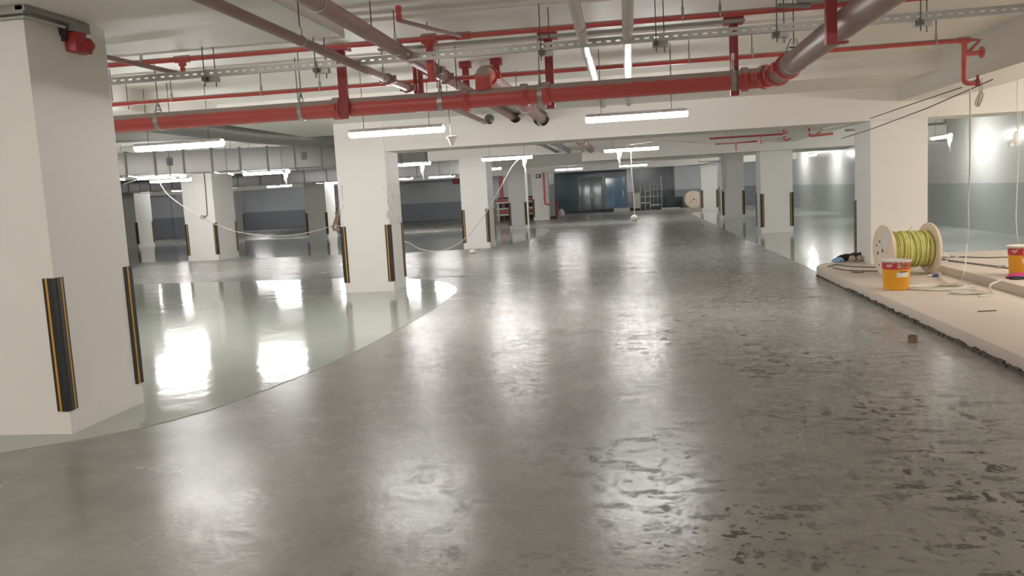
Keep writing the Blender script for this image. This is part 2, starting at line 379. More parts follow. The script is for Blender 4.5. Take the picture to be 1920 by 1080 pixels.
# holes cored through the beam for the pipes
for (x, z, r) in ((-2.30, 2.845, 0.085), (-1.86, 2.86, 0.105), (-1.43, 2.80, 0.135)):
    cut = MB().tube(((x, 13.5, z), (x, 15.4, z)), r, 32).build('cutter', M['ceil'], smooth=0)
    md = main_beam.modifiers.new('core', 'BOOLEAN'); md.operation = 'DIFFERENCE'; md.object = cut; md.solver = 'EXACT'
    dg = bpy.context.evaluated_depsgraph_get()
    me = bpy.data.meshes.new_from_object(main_beam.evaluated_get(dg))
    main_beam.modifiers.clear(); main_beam.data = me
    bpy.data.objects.remove(cut, do_unlink=True)

# floor coatings: glossy epoxy bays with a rounded end towards the lane
def coating(poly, name='floor_coating'):
    return struct(MB().prism(poly, -0.02, 0.004).build(name, M['epoxy'], smooth=0))
isl1 = [(-4.85, 4.7), (-4.4, 5.0), (-4.02, 5.27), (-3.66, 5.6), (-3.4, 6.07), (-3.22, 6.75), (-3.06, 7.6), (-2.95, 8.75), (-2.89, 10.1), (-2.86, 11.4), (-2.86, 12.5), (-2.93, 13.4), (-3.1, 14.2), (-3.4, 14.9), (-3.85, 15.55), (-4.5, 16.1), (-5.3, 16.5), (-6.2, 16.7), (-8.1, 16.9), (-10.9, 17.2), (-30, 18.6), (-30, 3.6), (-7, 4.1)]
coating(isl1)
isl2 = [(-30, 25.0), (-16.1, 24.7), (-11.6, 24.45), (-8.8, 24.2), (-6.7, 24.0), (-4.95, 24.1), (-4.2, 24.7), (-3.65, 26.4), (-3.35, 28.6), (-3.2, 30.6), (-3.2, 32.6), (-3.4, 34.4), (-3.8, 35.6), (-4.6, 36.2), (-6.0, 36.5), (-8, 36.8), (-14, 37.4), (-30, 38.8)]
coating(isl2)
coating([(3.05, 14.25), (3.05, 43.5), (3.15, 45.2), (3.6, 46.6), (XR, 46.6), (XR, 14.0), (4.5, 14.0)])

# the kerb platform: lower apron, raised slab and the ragged mortar joint at its foot
edge = [(2.93, -3.0), (2.93, 13.75), (2.97, 14.15), (3.12, 14.46), (3.4, 14.64), (3.75, 14.68), (7.2, 14.68), (7.2, -3.0)]
struct(MB().prism(edge, 0.0, 0.14).build('kerb', M['concrete'], smooth=40, bevel=0.045))
struct(MB().prism([(4.32, -3.0), (4.32, 12.95), (4.70, 13.2), (4.70, 14.42), (7.15, 14.42), (7.15, -3.0)], 0.12, 0.245).build('raised_slab', M['concrete'], smooth=40, bevel=0.008))
mb = MB(); rnd = random.Random(3); y = 2.0
while y < 13.9:
    l = rnd.uniform(0.03, 0.12); mb.box(2.93-rnd.uniform(0.008, 0.03), 2.97, y, y+l, 0.0, rnd.uniform(0.018, 0.045) if y < 12 else rnd.uniform(0.008, 0.02)); y += l
struct(mb.build('trim_1', M['mortar'], smooth=0))

# ---------------------------------------------------------------- columns and corner guards
def guard(cx, cy, sx, sy, z0, z1, label):
    t = thing('corner_guard', label, 'corner guard', (cx, cy, z0), 'rubber corner guards on the columns')
    h = z1-z0; L = 0.088
    sec = [(-L, 0), (-L, -0.010), (-0.05, -0.0155), (-0.03, -0.018), (-0.004, -0.021), (0.014, -0.014), (0.021, 0.004), (0.018, 0.03), (0.0155, 0.05), (0.010, L), (0, L), (0, 0)]
    MB().prism([(sx*x, sy*y) for x, y in sec], 0, h).build('rubber_profile', M['black'], t, smooth=25); rp = t.children[0]
    for poly in ([(-0.062, -0.0132), (-0.062, -0.0170), (-0.045, -0.0182), (-0.045, -0.0150)], [(0.0132, 0.062), (0.0170, 0.062), (0.0182, 0.045), (0.0150, 0.045)]):
        MB().prism([(sx*x, sy*y) for x, y in poly], 0.0015, h-0.0015).build('yellow_stripe', M['yellow'], rp, smooth=0)
    return t
def column(x0, x1, y0, y1, ztop, desc, lane, corners, z0=0.0, zg=0.18, material=None):
    o = struct(MB().box(x0, x1, y0, y1, z0, ztop).build('column', material or M['white'], smooth=0))
    words = {('lane', -1): 'front lane corner', ('lane', 1): 'rear lane corner', ('out', -1): 'front outer corner'}
    for side, sy in corners:
        on_right = (side == 'lane') == (lane > 0)
        cx = x1 if on_right else x0
        guard(cx, y0 if sy < 0 else y1, 1 if on_right else -1, 1 if sy < 0 else -1, zg, zg+0.985, 'black yellow guard, %s, %s' % (words[(side, sy)], desc))
    return o
A3 = (('lane', -1), ('lane', 1), ('out', -1))
column(-5.05, -4.15, 5.44, 6.36, 3.10, 'column with the red alarm sounder', 1, (('lane', -1), ('lane', 1)))
column(-5.03, -4.15, 13.95, 14.75, 2.95, 'white column with scuffed edges', 1, A3, material=scuff_mat(-5.03, -4.15, 13.95))
column(-4.99, -4.19, 24.3, 25.4, 2.70, 'column crossed by the sagging cable', 1, A3)
column(-5.25, -4.49, 35.75, 36.6, 2.7, 'shaded column in front of the red valve rack', 1, A3)
column(-5.37, -4.52, 45.8, 46.6, 2.6, 'far column carrying the red drop pipe', 1, (('out', -1),))
column(3.80, 4.66, 14.05, 15.0, 2.5, 'column standing behind the yellow-green cable reel', -1, (('lane', 1),), 0.0, 0.16)
column(3.79, 4.70, 25.4, 26.3, 2.45, 'first white column beyond the kerb platform', -1, A3)
column(3.76, 4.65, 35.6, 36.5, 2.7, 'column with the grey conduit on its edge', -1, A3)
column(3.85, 4.72, 47.0, 47.9, 2.6, 'end column hiding half of the far reel', -1, A3)
column(-13.85, -12.83, 24.35, 25.7, 2.7, 'column below the duct with the hanging switch cable', 1, A3)
column(-23.4, -22.45, 35.3, 36.6, 2.7, 'column seen just past the alarm sounder column', 1, (('lane', -1), ('lane', 1)))
column(-14.75, -13.75, 36.4, 37.6, 2.7, 'grey column behind the timber brace', 1, A3)
column(-24.1, -23.2, 46.2, 47.5, 2.6, 'distant grey column behind the switch cable column', 1, (('lane', -1), ('lane', 1)))

# ---------------------------------------------------------------- lamps
def lamp(x, y, label, z=2.45, axis='X', L=1.2, wrap=None, top=SLAB, rods=True, m='lamp'):
    t = thing('tube_lamp', label, 'ceiling lamp', (x, y, z), 'hanging tube lamps')
    R = Matrix.Rotation(PI/2 if axis == 'Y' else 0, 4, 'Z')
    MB().box(-L/2, L/2, -0.055, 0.055, 0.0, 0.04).xf(R).build('housing', M['housing'], t, bevel=0.008); hs = COL.objects[-1] if False else t.children[0]
    b = MB(); n = 10
    for e in (0,):
        sec = [(0.053*math.cos(PI+PI*i/n), 0.062*math.sin(PI+PI*i/n)) for i in range(n+1)]
        xs = [-L/2-0.012, -L/2, L/2, L/2+0.012]; sc = [0.7, 1, 1, 0.7]
        rings = [[b.bm.verts.new((X, q[0]*k, q[1]*k)) for q in sec] for X, k in zip(xs, sc)]
        for i in range(3):
            for j in range(n): b.bm.faces.new((rings[i][j], rings[i][j+1], rings[i+1][j+1], rings[i+1][j]))
            b.bm.faces.new((rings[i][0], rings[i+1][0], rings[i+1][-1], rings[i][-1]))
        b.bm.faces.new(rings[0]); b.bm.faces.new(rings[-1])
    b.xf(R).build('diffuser', M[m], hs)
    if rods:
        for s in (-0.42, 0.42):
            p = R @ Vector((s, 0, 0))
            MB().tube(((p.x, p.y, 0.04), (p.x, p.y, top-z)), 0.004, 6).build('suspension_rod', M['rod'], t)
    if wrap is not None:
        p = R @ Vector((wrap, 0, 0))
        w = MB().lathe([(0.004, -0.42), (0.012, -0.3), (0.035, -0.2), (0.05, -0.12), (0.06, -0.055), (0.05, -0.045)], 14)
        for v in w.bm.verts: v.co += Vector((p.x+0.012*math.sin(v.co.z*40), p.y, 0))
        w.build('plastic_wrap', M['clear'], t)
    return t
lamp(-5.75, 10.15, 'glowing tube lamp beside the alarm sounder column, below the red main')
lamp(-2.86, 10.2, 'glowing tube lamp in front of the scuffed column')
lamp(0.10, 10.3, 'largest glowing tube lamp, alone below the middle of the red main')
lamp(-2.92, 20.0, 'glowing tube lamp beside the cable column, long torn wrap at one end', wrap=0.42, top=SLAB)
lamp(0.05, 19.3, 'glowing tube lamp with the cable ball hanging from it', wrap=-0.28)
lamp(0.15, 38.0, 'small glowing tube lamp above the blue glass door', z=2.53)
lamp(-2.74, 38.0, 'small glowing tube lamp in two pieces beside the sign box column', z=2.53)
lamp(-9.05, 20.0, 'glowing tube lamp below the duct with a hanging torn wrap', wrap=0.5)
lamp(-11.15, 18.75, 'glowing tube lamp the white cable hangs from, below the duct', rods=False)
lamp(-12.7, 21.8, 'tube lamp just behind the lamp carrying the white cable', z=2.47)
lamp(-16.6, 38.0, 'far tube lamp before the dark wall, below the lamp with torn wrap', z=2.53)
lamp(-13.5, 37.9, 'far tube lamp half hidden behind the scuffed column edge', z=2.53)
lamp(-10.65, 38.0, 'short far tube lamp peeking past the scuffed column', z=2.53)
lamp(-8.65, 38.0, 'far tube lamp between the scuffed column and the cable column', z=2.53)
lamp(-5.15, 29.5, 'far tube lamp in front of the red riser pipe', z=2.5)
lamp(-5.45, 20.1, 'tube lamp beside the scuffed column, partly hidden by it', wrap=0.4)
lamp(7.75, 22.4, 'glowing tube lamp beside the column behind the cable reel', axis='Y', z=2.42, wrap=-0.55)
lamp(7.75, 37.4, 'small glowing tube lamp beside the first column beyond the platform', axis='Y', z=2.52)
# unseen lamps added as fill light, out of frame or behind beams and columns
for i, (x, y, ax, z) in enumerate((
        (-8.7, 0.9, 'X', 2.45), (-5.75, 0.9, 'X', 2.45), (-2.9, 0.9, 'X', 2.45), (3.0, -1.0, 'X', 2.45), (6.4, 10.6, 'Y', 2.45), (5.55, 18.0, 'Y', 2.45),
        (6.2, 4.5, 'Y', 2.45), (6.2, 9.0, 'Y', 2.50), (7.75, 13.1, 'Y', 2.45), (7.75, 30.0, 'Y', 2.82), (7.75, 44.0, 'Y', 2.92),
        (-8.7, 10.2, 'X', 2.45), (-11.6, 10.2, 'X', 2.45), (-17.5, 19.5, 'X', 2.6), (-23.0, 19.5, 'X', 2.6),  (-21.5, 38.0, 'X', 2.6),
        (-26.0, 41.5, 'X', 2.95),  (5.0, 41.5, 'X', 2.95), (-4.5, -2.0, 'X', 2.45), (3.3, -4.0, 'X', 2.45),
        (-24.0, 51.5, 'X', 2.9),  (-6.5, 51.5, 'X', 2.9), (1.0, 51.5, 'X', 2.9), (6.0, 51.5, 'X', 2.9))):
    lamp(x, y, 'unseen tube lamp added as fill light, out of frame or hidden', axis=ax, z=z, m='fillwarm' if y < 14 and x > -9 else 'lamp')

# ---------------------------------------------------------------- pipes
def hanger(x, y, zc, R, label, kind='ring', wide=0.03, group='pipe hangers', top=SLAB, axis=(1,0,0)):
    t = thing('pipe_hanger', label, 'pipe hanger', (x, y, zc), group)
    h = top-zc
    MB().tube(((0,0,R+0.05), (0,0,h)), 0.005, 6).build('threaded_rod', M['rod'], t)
    if kind == 'ring':
        MB().band((0,0,0), axis, R+0.0008, R+0.006, wide).build('pipe_ring', M['galv'], t)
        MB().box(-0.012, 0.012, -0.012, 0.012, R+0.005, R+0.06).build('swivel_nut', M['galv'], t)
    else:      # clevis: strap below, two cheeks and a bolt above
        MB().band((0,0,0), axis, R+0.001, R+0.006, wide).build('pipe_strap', M['galv'], t)
        ax = Vector(axis).normalized(); sd = ax.cross(Vector((0,0,1)))
        c = MB()
        for s in (-1, 1):
            pts = [sd*s*R*0.75+Vector((0,0,R*0.72)), sd*s*R*0.42+Vector((0,0,R+0.05)), sd*s*0.016+Vector((0,0,R+0.10))]
            c.tube(pts, 0.010, 8)
        c.build('clevis_cheek', M['galv'], t)
        MB().tube((-sd*0.05+Vector((0,0,R+0.03)), sd*0.05+Vector((0,0,R+0.03))), 0.007, 8).build('bolt', M['rod'], t)
    return t
def coupling(parent, c, axis, R, w=0.07, m=None):
    ax = Vector(axis).normalized()
    b = MB().band(c, ax, R*0.98, R+0.022, w)
    a = ax.cross(Vector((0,0,1))); a = a.normalized() if a.length > 0.1 else Vector((1,0,0))
    up = a.cross(ax).normalized(); c = Vector(c)
    for s in (-1, 1):
        q = c + a*s*(R+0.035)
        b.tube((q-up*0.035, q+up*0.035), 0.018, 8)
    b.build('coupling', m or M['red'], parent)

YM, ZM, RM = 8.45, 2.565, 0.093
t = thing('fire_main_pipe', 'thick red main pipe crossing the ceiling and turning along the lane', 'pipe', (0, YM, ZM))
XB = 1.40
pts = [(-8.0, 0, 0)]+[(XB-0.30, 0, 0)]+arc_pts((XB, 0, 0), (1, 0, 0), (0, -1, 0), 0.28, 6)+[(XB, -0.4, 0), (XB+0.02, -7.9, 0)]
MB().tube([pts[0], (XB-0.28, 0, 0)], RM, 28).build('cross_run', M['red'], t)
MB().tube([(XB-0.285, 0, 0)]+arc_pts((XB, 0, 0), (1, 0, 0), (0, -1, 0), 0.28, 8)+[(XB, -0.285, 0)], RM+0.004, 28).build('bend', M['red'], t)
MB().tube([(XB, -0.28, 0), (XB+0.03, -8.6, 0)], RM, 28).build('lengthwise_run', M['pink'], t)
for x in (-2.98, -1.62, -1.02, -0.80):
    coupling(t, (x, 0, 0), (1, 0, 0), RM, 0.075)
coupling(t, (XB-0.27, 0, 0), (1,0,0), RM, 0.06); coupling(t, (XB-0.09, -0.09, 0), (1,-1,0), RM, 0.05)
coupling(t, (XB, -0.28, 0), (0,1,0), RM, 0.06); coupling(t, (XB, -0.75, 0), (0,1,0), RM, 0.07)
MB().box(-2.4, -0.6, -0.0, 0.0001, RM-0.004, RM-0.003).bm.free()
for i, (x, w, lab) in enumerate(((-4.98, 0.05, 'wide strap hanger on the red main beside the alarm sounder column'), (-3.37, 0.04, 'clevis hanger on the red main beside its first coupling'), (-3.0+0.12, 0.04, 'clevis hanger on the red main against the red bracket over the tube lamp'), (-1.88, 0.05, 'clevis hanger on the red main below the twin dusty pipes'), (-0.86, 0.05, 'clevis hanger on the red main just before the middle red bracket'), (1.02, 0.05, 'clevis hanger with a white tag on the red main before its bend'))):
    h = hanger(x, YM, ZM, RM, lab, 'clevis', w)
    if i == 5: MB().box(-0.015, 0.015, -0.03, -0.026, RM+0.10, RM+0.16).build('paper_tag', M['paper'], h)
hanger(XB+0.004, 7.45, ZM, RM, 'clevis hanger on the turned length of the red main, by its ring', 'clevis', 0.05, axis=(0, 1, 0))

# branch off the main: up, over and away through the beam
bx, bz = -1.43, 2.80
t = thing('branch_pipe', 'dusty red branch rising off the main and entering the beam', 'pipe', (bx, YM, ZM))
o = Vector((bx, YM, ZM))
MB().tube([(0, 0.0, RM-0.02)]+arc_pts((0, 0, bz-ZM+0.02), (0,0,1), (0,1,0), 0.13, 7)+[(0, 0.3, bz-ZM+0.02)], 0.086, 24).build('elbow', M['red'], t)
MB().tube(((0, 0.29, bz-ZM+0.02), (0, 6.2, bz-ZM)), 0.084, 24).build('straight_run', M['pink'], t)
coupling(t, (0, 0.30, bz-ZM+0.02), (0,1,0), 0.086, 0.07); coupling(t, (0, 3.5, bz-ZM+0.01), (0,1,0), 0.084, 0.07, M['pink'])
hanger(bx, 11.0, bz+0.01, 0.086, 'split ring hanger on the branch pipe behind the red main', 'ring', 0.025, axis=(0,1,0), top=SLAB)

def line_pipe(name, label, x, z, y0, y1, r, m, cat='pipe', coup=(), x1=None):
    t = thing(name, label, cat, (x, y0, z))
    MB().tube(((0,0,0), ((x1-x) if x1 is not None else 0, y1-y0, 0)), r, 20).build('pipe_run', m, t)
    for c in coup: coupling(t, (((x1-x)*(c-y0)/(y1-y0) if x1 is not None else 0), c-y0, 0), (0,1,0), r, 0.05 if r > 0.05 else 0.04, m)
    return t
line_pipe('water_pipe', 'thin dusty red pipe, one of the twin pipes over the main, beside the drop panel', -2.38, 2.80, 0.5, 14.7, 0.037, M['pink'], coup=(8.3, 9.05))
line_pipe('water_pipe', 'thicker dusty red pipe of the twin pipes running over the main', -1.92, 2.86, 0.5, 14.7, 0.057, M['pink'], coup=(8.35, 8.85))
for x, z, R, ys, nm_ in ((-2.38, 2.80, 0.037, (6.05, 8.15), 'thin'), (-1.92, 2.86, 0.057, (5.2, 7.0), 'thicker')):
    for y_, w_ in zip(ys, ('before the upper red pipe', 'close to the red main')):
        hanger(x, y_, z, R, 'ring hanger on the %s dusty pipe, %s' % (nm_, w_), 'ring', 0.018, axis=(0,1,0))
tw = []
for x, x1, lab in ((-0.27, -0.36, 'white drain pipe beside the middle red bracket, foil end'), (0.055, 0.02, 'white drain pipe hanging straight over the lamp, foil end')):
    t = line_pipe('drain_pipe', lab, x, 2.86, 0.5, 8.0, 0.043, M['whitepipe'], x1=x1)
    MB().tube(((x1-x, 7.5, 0), ((x1-x)*1.1, 12.6, 0)), [0.044, 0.044], 20).build('foil_wrap', M['foil'], t)
    hanger(x+(x1-x)*0.83, 6.7, 2.86, 0.043, lab.split(',')[0].replace('white drain pipe', 'ring hanger of the drain pipe'), 'ring', 0.018, axis=(0,1,0))

# sprinkler lines across the ceiling
def cross_pipe(name, label, y, z, x0, x1, r, m):
    t = thing(name, label, 'pipe', (x0, y, z))
    MB().tube(((0,0,0), (x1-x0,0,0)), r, 16).build('pipe_run', m, t)
    return t
YU, ZU = 7.58, 3.03
t = cross_pipe('sprinkler_pipe', 'upper thin red sprinkler pipe close under the ceiling slab', YU, ZU, -6.2, 4.15, 0.026, M['red'])
def tee(parent, x, r): MB().tube(((x-0.07,0,0), (x+0.07,0,0)), r+0.010, 16).tube(((x,0,0), (x,0,-0.07)), r+0.010, 16).build('tee', M['red'], parent)
# big riser to the upper line
x = atY(805, 80, YU).x - (-6.2); tee(t, x, 0.036)
MB().tube(((x,0,-0.03), (x,0,-0.38)), 0.036, 16).build('drop_leg', M['red'], t)
x = atY(342, 118, YU).x - (-6.2); tee(t, x, 0.026)
MB().tube(((x,0,-0.02), (x,0,-0.15)), 0.024, 14).build('drop_leg', M['red'], t)
x = atY(868, 70, YU).x - (-6.2)
MB().tube(((x-0.07,0,0), (x+0.07,0,0)), 0.036, 16).build('tee', M['red'], t)
MB().tube(((x,0,-0.01), (x-0.30,-1.05,-0.04)), 0.017, 12).build('branch_leg', M['pink'], t)
MB().tube(((x-0.30,-1.05,-0.05), (x-0.30,-1.05,0.07)), 0.024, 12).build('elbow', M['red'], t)
# dusty pipe crossing behind the alarm column
t2 = thing('sprinkler_branch', 'dusty red branch pipe slanting from the alarm column to the first drop', 'pipe', (-4.0, YU, 2.88))
q0 = atX(200, 107, -4.6); q1 = Vector((atY(342, 118, YU).x, YU, 2.885))
MB().tube((q0-Vector((-4.0, YU, 2.88)), q1-Vector((-4.0, YU, 2.88))), 0.022, 14).build('pipe_run', M['pink'], t2)
for px_, py_, lab in ((265, 110, 'beside the alarm column'), (1280, 30, 'over the white drain pipes'), (1350, 22, 'over the red bracket with the tag')):
    p = atY(px_, py_, YU); hanger(p.x, YU, ZU, 0.026, 'short ring hanger on the upper sprinkler pipe, '+lab, 'ring', 0.016)
YW = 9.4; ZW = atY(1420, 104.5, YW).z; XW = atY(1808, 120, YW).x + 0.03; DW = ZW - atY(1806, 157, YW).z
t = cross_pipe('sprinkler_pipe', 'lower thin red sprinkler pipe passing behind the red brackets', YW, ZW, -6.2, XW, 0.026, M['red'])
x1 = XW+6.2
MB().tube(((x1-0.08,0,0), (x1+0.02,0,0)), 0.034, 14).build('tee', M['red'], t)
MB().tube([(x1-0.03,0,0), (x1-0.03,0,-DW+0.06)]+arc_pts((x1-0.03,0,-DW), (0,0,-1), (1,0,0), 0.05, 5)+[(x1+0.09,0,-DW)], 0.026, 14).build('drop_leg', M['red'], t)
MB().tube([(x1,0,0.0), (x1+0.12,0,-0.01), (x1+0.0,0,-0.13)], 0.022, 12).build('brace', M['red'], t)
MB().tube([(x1-0.03,0,-0.145), (x1+0.13,0,-0.135)], 0.024, 12).tube([(x1+0.13,0,-0.135), (x1+0.15,0,-0.135)], 0.06, 16).build('flanged_stub', M['red'], t)
MB().tube([(x1+0.08,0,-DW), (x1+0.115,0,-DW+0.005)], 0.034, 12).tube([(x1+0.10,0,-DW+0.01), (x1+0.105,0,-DW+0.08)], 0.014, 8).build('cap', M['redpost'], t)
for i, (px_, lab) in enumerate(((322, 'beside the alarm column'), (490, 'above the first coupling'), (600, 'behind the bracket over the scuffed column'), (1292, 'between the two tagged brackets'), (1410, 'behind the tagged strap'), (1755, 'before its drop to the platform'))):
    p = atY(px_, 180-0.073*(px_-322), YW); hanger(p.x, YW, ZW, 0.026, 'short ring hanger on the lower sprinkler pipe, '+lab, 'ring', 0.016)

# perforated strut rail hung on pairs of rods
YT, ZT = 7.30, 2.83
t = thing('cable_strut', 'perforated galvanised strut rail running across under the ceiling', 'cable strut', (-7.0, YT, ZT))
Lr = 11.15; b = MB().box(0, Lr, -0.021, -0.018, -0.030, -0.008).box(0, Lr, -0.021, -0.018, 0.006, 0.030)
b.box(0, Lr, -0.021, 0.021, 0.030, 0.033).box(0, Lr, -0.021, 0.021, -0.033, -0.030)
x = 0.0
while x < Lr-0.06: b.box(x, x+0.042, -0.021, -0.018, -0.008, 0.006); x += 0.08
b.build('slotted_rail', M['galv'], t, smooth=0)
for i, (px_, lab) in enumerate(((388, 'beside the alarm column'), (595, 'between the thin pipe and the red bracket'), (1015, 'in front of the middle red bracket'), (1230, 'beside the second drain pipe'), (1455, 'over the bend of the main'), (1723, 'over the end of the sprinkler line'))):
    p = atY(px_, 150-0.082*(px_-388), YT)
    h = thing('strut_hanger', 'clamp with threaded rods on the strut rail, '+lab, 'strut hanger', (p.x, YT, ZT), 'strut rail hangers')
    MB().tube(((0,-0.04,-0.12), (0,-0.04,SLAB-ZT)), 0.005, 6).build('threaded_rod', M['rod'], h)
    MB().tube(((0.07,0.035,-0.12), (0.07,0.035,SLAB-ZT)), 0.005, 6).build('threaded_rod', M['rod'], h)
    MB().box(-0.02, 0.02, -0.062, -0.022, -0.07, -0.034).build('square_washer', M['rod'], h)
    MB().box(-0.03, 0.10, 0.0, 0.06, -0.075, -0.034).build('channel_foot', M['galv'], h)
# flat conduit beside the upper sprinkler line and cable bundle beyond the drop panel
tag(MB().tube([(-2.3, 7.75, 3.0), (1.05, 7.75, 3.0)], 0.012, 8).tube([(-2.3, 7.80, 3.0), (1.05, 7.80, 3.0)], 0.012, 8).build('conduit_run', M['galv']), 'pair of thin grey conduits just under the upper sprinkler pipe', 'conduit')
tag(MB().box(1.35, 4.18, 6.95, 7.05, 2.95, 3.02).tube(((1.2, 7.0, 2.95), (1.45, 7.0, 2.93)), 0.02, 8).build('cable_trunking', M['dkgalv'], bevel=0.006), 'dull grey cable trunking above the strut rail, ending at the wall beam', 'cable trunking')
p = atZ(1445, 12, 3.05)
t = thing('grey_duct', 'broad grey duct passing above the bend of the red main', 'duct', (1.25, 6.2, 3.0))
MB().box(-0.35, 2.6, -0.5, 0.35, -0.02, 0.17).build('duct_body', M['dkgalv'], t, bevel=0.02)

# red steel brackets
def t_bracket(x, y, zb, label, w=0.082, plate=0.19, top=SLAB):
    t = thing('pipe_bracket', label, 'pipe bracket', (x, y, zb), 'red steel pipe brackets')
    MB().box(-w/2, w/2, 0, 0.05, 0, top-zb-0.06).build('post', M['redpost'], t, bevel=0.004)
    MB().box(-plate/2, plate/2, -0.04, 0.09, top-zb-0.07, top-zb).build('head_plate', M['redpost'], t, bevel=0.004)
    return t
t_bracket(-2.86, 8.29, 2.44, 'red T bracket standing in front of the main above the lamp', w=0.09)
b1 = t_bracket(-0.77, 8.56, 2.43, 'middle red T bracket behind the main beside the drain pipe')
b2 = t_bracket(1.05, 8.56, 2.43, 'red T bracket behind the main next to the tagged hanger')
for b_ in (b1, b2): MB().ring((0.0, YM-8.56, ZM-2.43), (1,0,0), RM+0.008, 0.006).build('u_bolt', M['rod'], b_)
for (px_, py_, lab, zb) in ((872, 121, 'short red bracket beside the end of the thick dusty pipe', 2.80), (930, 115, 'short red bracket right above the branch elbow', 2.83)):
    p = atZ(px_, py_, SLAB-0.03); t_bracket(p.x, p.y-0.02, zb-0.2, lab, w=0.075, plate=0.13)
p = atZ(770, 99, SLAB)
t = t_bracket(p.x, p.y+0.1, 2.55, 'twin-post red bracket behind the thick dusty pipe', w=0.035, plate=0.15)
MB().box(0.035, 0.085, 0, 0.05, 0, SLAB-2.55-0.06).build('post', M['redpost'], t)
t = thing('pipe_bracket', 'large red bracket post beside the turned length of the main', 'pipe bracket', (1.27, 5.55, 2.41), 'red steel pipe brackets')
MB().box(-0.032, 0.032, -0.03, 0.03, 0, SLAB-2.41).build('post', M['redpost'], t, bevel=0.003)
MB().box(0.033, 0.10, -0.03, 0.03, 0.0, 0.012).build('foot', M['redpost'], t, bevel=0.003)

# loose threaded rods hanging where no pipe is fitted yet
for i, (px_, py_, zb, lab) in enumerate(((205, 130, 2.84, 'beside the alarm column over the strut rail'), (236, 155, 2.86, 'second from the alarm column'), (312, 156, 2.62, 'over the strap near the alarm column'), (552, 108, 2.72, 'over the first coupling of the main'), (693, 2, 2.97, 'above the thick dusty pipe'), (815, 88, 2.75, 'beside the drop leg of the sprinkler line'), (852, 86, 2.72, 'between drop leg and short red bracket'), (1122, 92, 2.68, 'behind the white drain pipes'), (1256, 80, 2.60, 'above the middle of the glowing lamp'), (800, 40, 3.1, 'above the branch leg of the sprinkler line'))):
    p = atZ(px_, py_, SLAB)
    tag(MB().tube(((p.x, p.y, zb), (p.x, p.y, SLAB)), 0.005, 6).build('threaded_rod', M['rod']), 'thin threaded rod hanging from the ceiling '+lab, 'threaded rod', 'bare threaded rods')

# ---------------------------------------------------------------- ducts in the side bay
def duct(a, b_, w, z0, z1, label, n, boxes=()):
    a = Vector(a); b_ = Vector(b_); L = (b_-a).length; ang = math.atan2(b_.y-a.y, b_.x-a.x)
    t = thing('air_duct', label, 'air duct', (a.x, a.y, z0)); t.rotation_euler = (0, 0, ang)
    H = z1-z0
    MB().box(0, L, 0, w, 0, H).build('duct_body', M['duct'], t, bevel=0.004)
    for i in range(n+1):
        x = L*i/n
        MB().box(x-0.02, x+0.02, -0.03, w+0.03, -0.03, H+0.03).build('flange', M['dkgalv'], t, bevel=0.003)
    for i in range(0, n, 2):
        x = L*(i+0.5)/n
        MB().box(x-0.02, x+0.02, -0.06, w+0.06, -0.075, -0.035).tube(((x,-0.05,-0.05), (x,-0.05,SLAB-z0)), 0.006, 6).tube(((x,w+0.05,-0.05), (x,w+0.05,SLAB-z0)), 0.006, 6).build('trapeze', M['galv'], t)
    for x in boxes: MB().box(x-0.06, x+0.06, -0.035, 0, H*0.35, H*0.7).build('test_hatch', M['greybox'], t)
    return t
duct((-16.0, 15.2, 0), (-4.7, 19.2, 0), 0.9, 2.43, 2.92, 'large galvanised air duct crossing behind the scuffed column', 20, (6.3, 9.2))
duct((-24.0, 29.0, 0), (-5.3, 30.6, 0), 0.8, 2.40, 2.88, 'smaller galvanised air duct deeper in the bay, in front of the grey column', 22)
tag(MB().tube(spline([(-7.3, 6.8, 3.0), (-7.25, 11, 2.99), (-7.1, 15, 2.97), (-6.7, 17.2, 2.98), (-5.9, 17.7, 3.0), (-4.9, 17.8, 3.0)], 6), 0.17, 14).build('round_duct', M['dkgalv']), 'round grey duct bending under the slab beside the large air duct', 'air duct')
# pipes in the second bay, seen under the main beam
for i, (x, r, mname, lab) in enumerate(((-2.1, 0.05, 'galv', 'grey pipe farther along, first of three below the second beam'), (-1.75, 0.07, 'galv', 'grey pipe farther along with a hanging strap below the second beam'), (-1.1, 0.10, 'pink', 'dusty red pipe farther along below the second beam'))):
    line_pipe('water_pipe', lab, x*1.0, 2.72, 17.5, 24.59, r, M[mname], coup=(19.5,))
    hanger(x, 21.5, 2.72, r, 'ring hanger on the '+lab.split(' second')[0].replace('below the', 'near the lamp'), 'ring', 0.02, axis=(0,1,0))
for y_, z_, x0, x1, lab in ((20.5, 2.62, 1.9, 3.6, 'thin brown pipe beyond the main beam, upper of two'), (21.2, 2.52, 2.1, 3.1, 'thin brown pipe beyond the main beam, with an end drop')):
    t = cross_pipe('sprinkler_pipe', lab, y_, z_, x0, x1, 0.022, M['redpost'])
    MB().tube(((x1-x0-0.5, 0, 0), (x1-x0-0.5, 0, -0.2)), 0.022, 10).build('drop_leg', M['red'], t)
    MB().tube(((0.4, 0, 0), (0.4, 0, SLAB-z_)), 0.005, 6).build('threaded_rod', M['rod'], t)
def drop(px0, py0, py1, Y, lab, arm=0.2):
    a = atY(px0, py0, Y); z1 = atY(px0, py1, Y).z
    t = thing('sprinkler_drop', lab, 'pipe', a, 'short red sprinkler drops')
    MB().tube([(0,0,SLAB-a.z), (0,0,z1-a.z+0.05)]+arc_pts((0,0,z1-a.z), (0,0,-1), (1,0,0), 0.04, 4)+[(arm,0,z1-a.z+0.02)], 0.024, 10).build('drop_leg', M['red'], t)
    MB().tube(((arm*0.2,0,-0.12), (arm*0.55,0,0.0)), 0.018, 8).build('brace', M['red'], t)
    return t
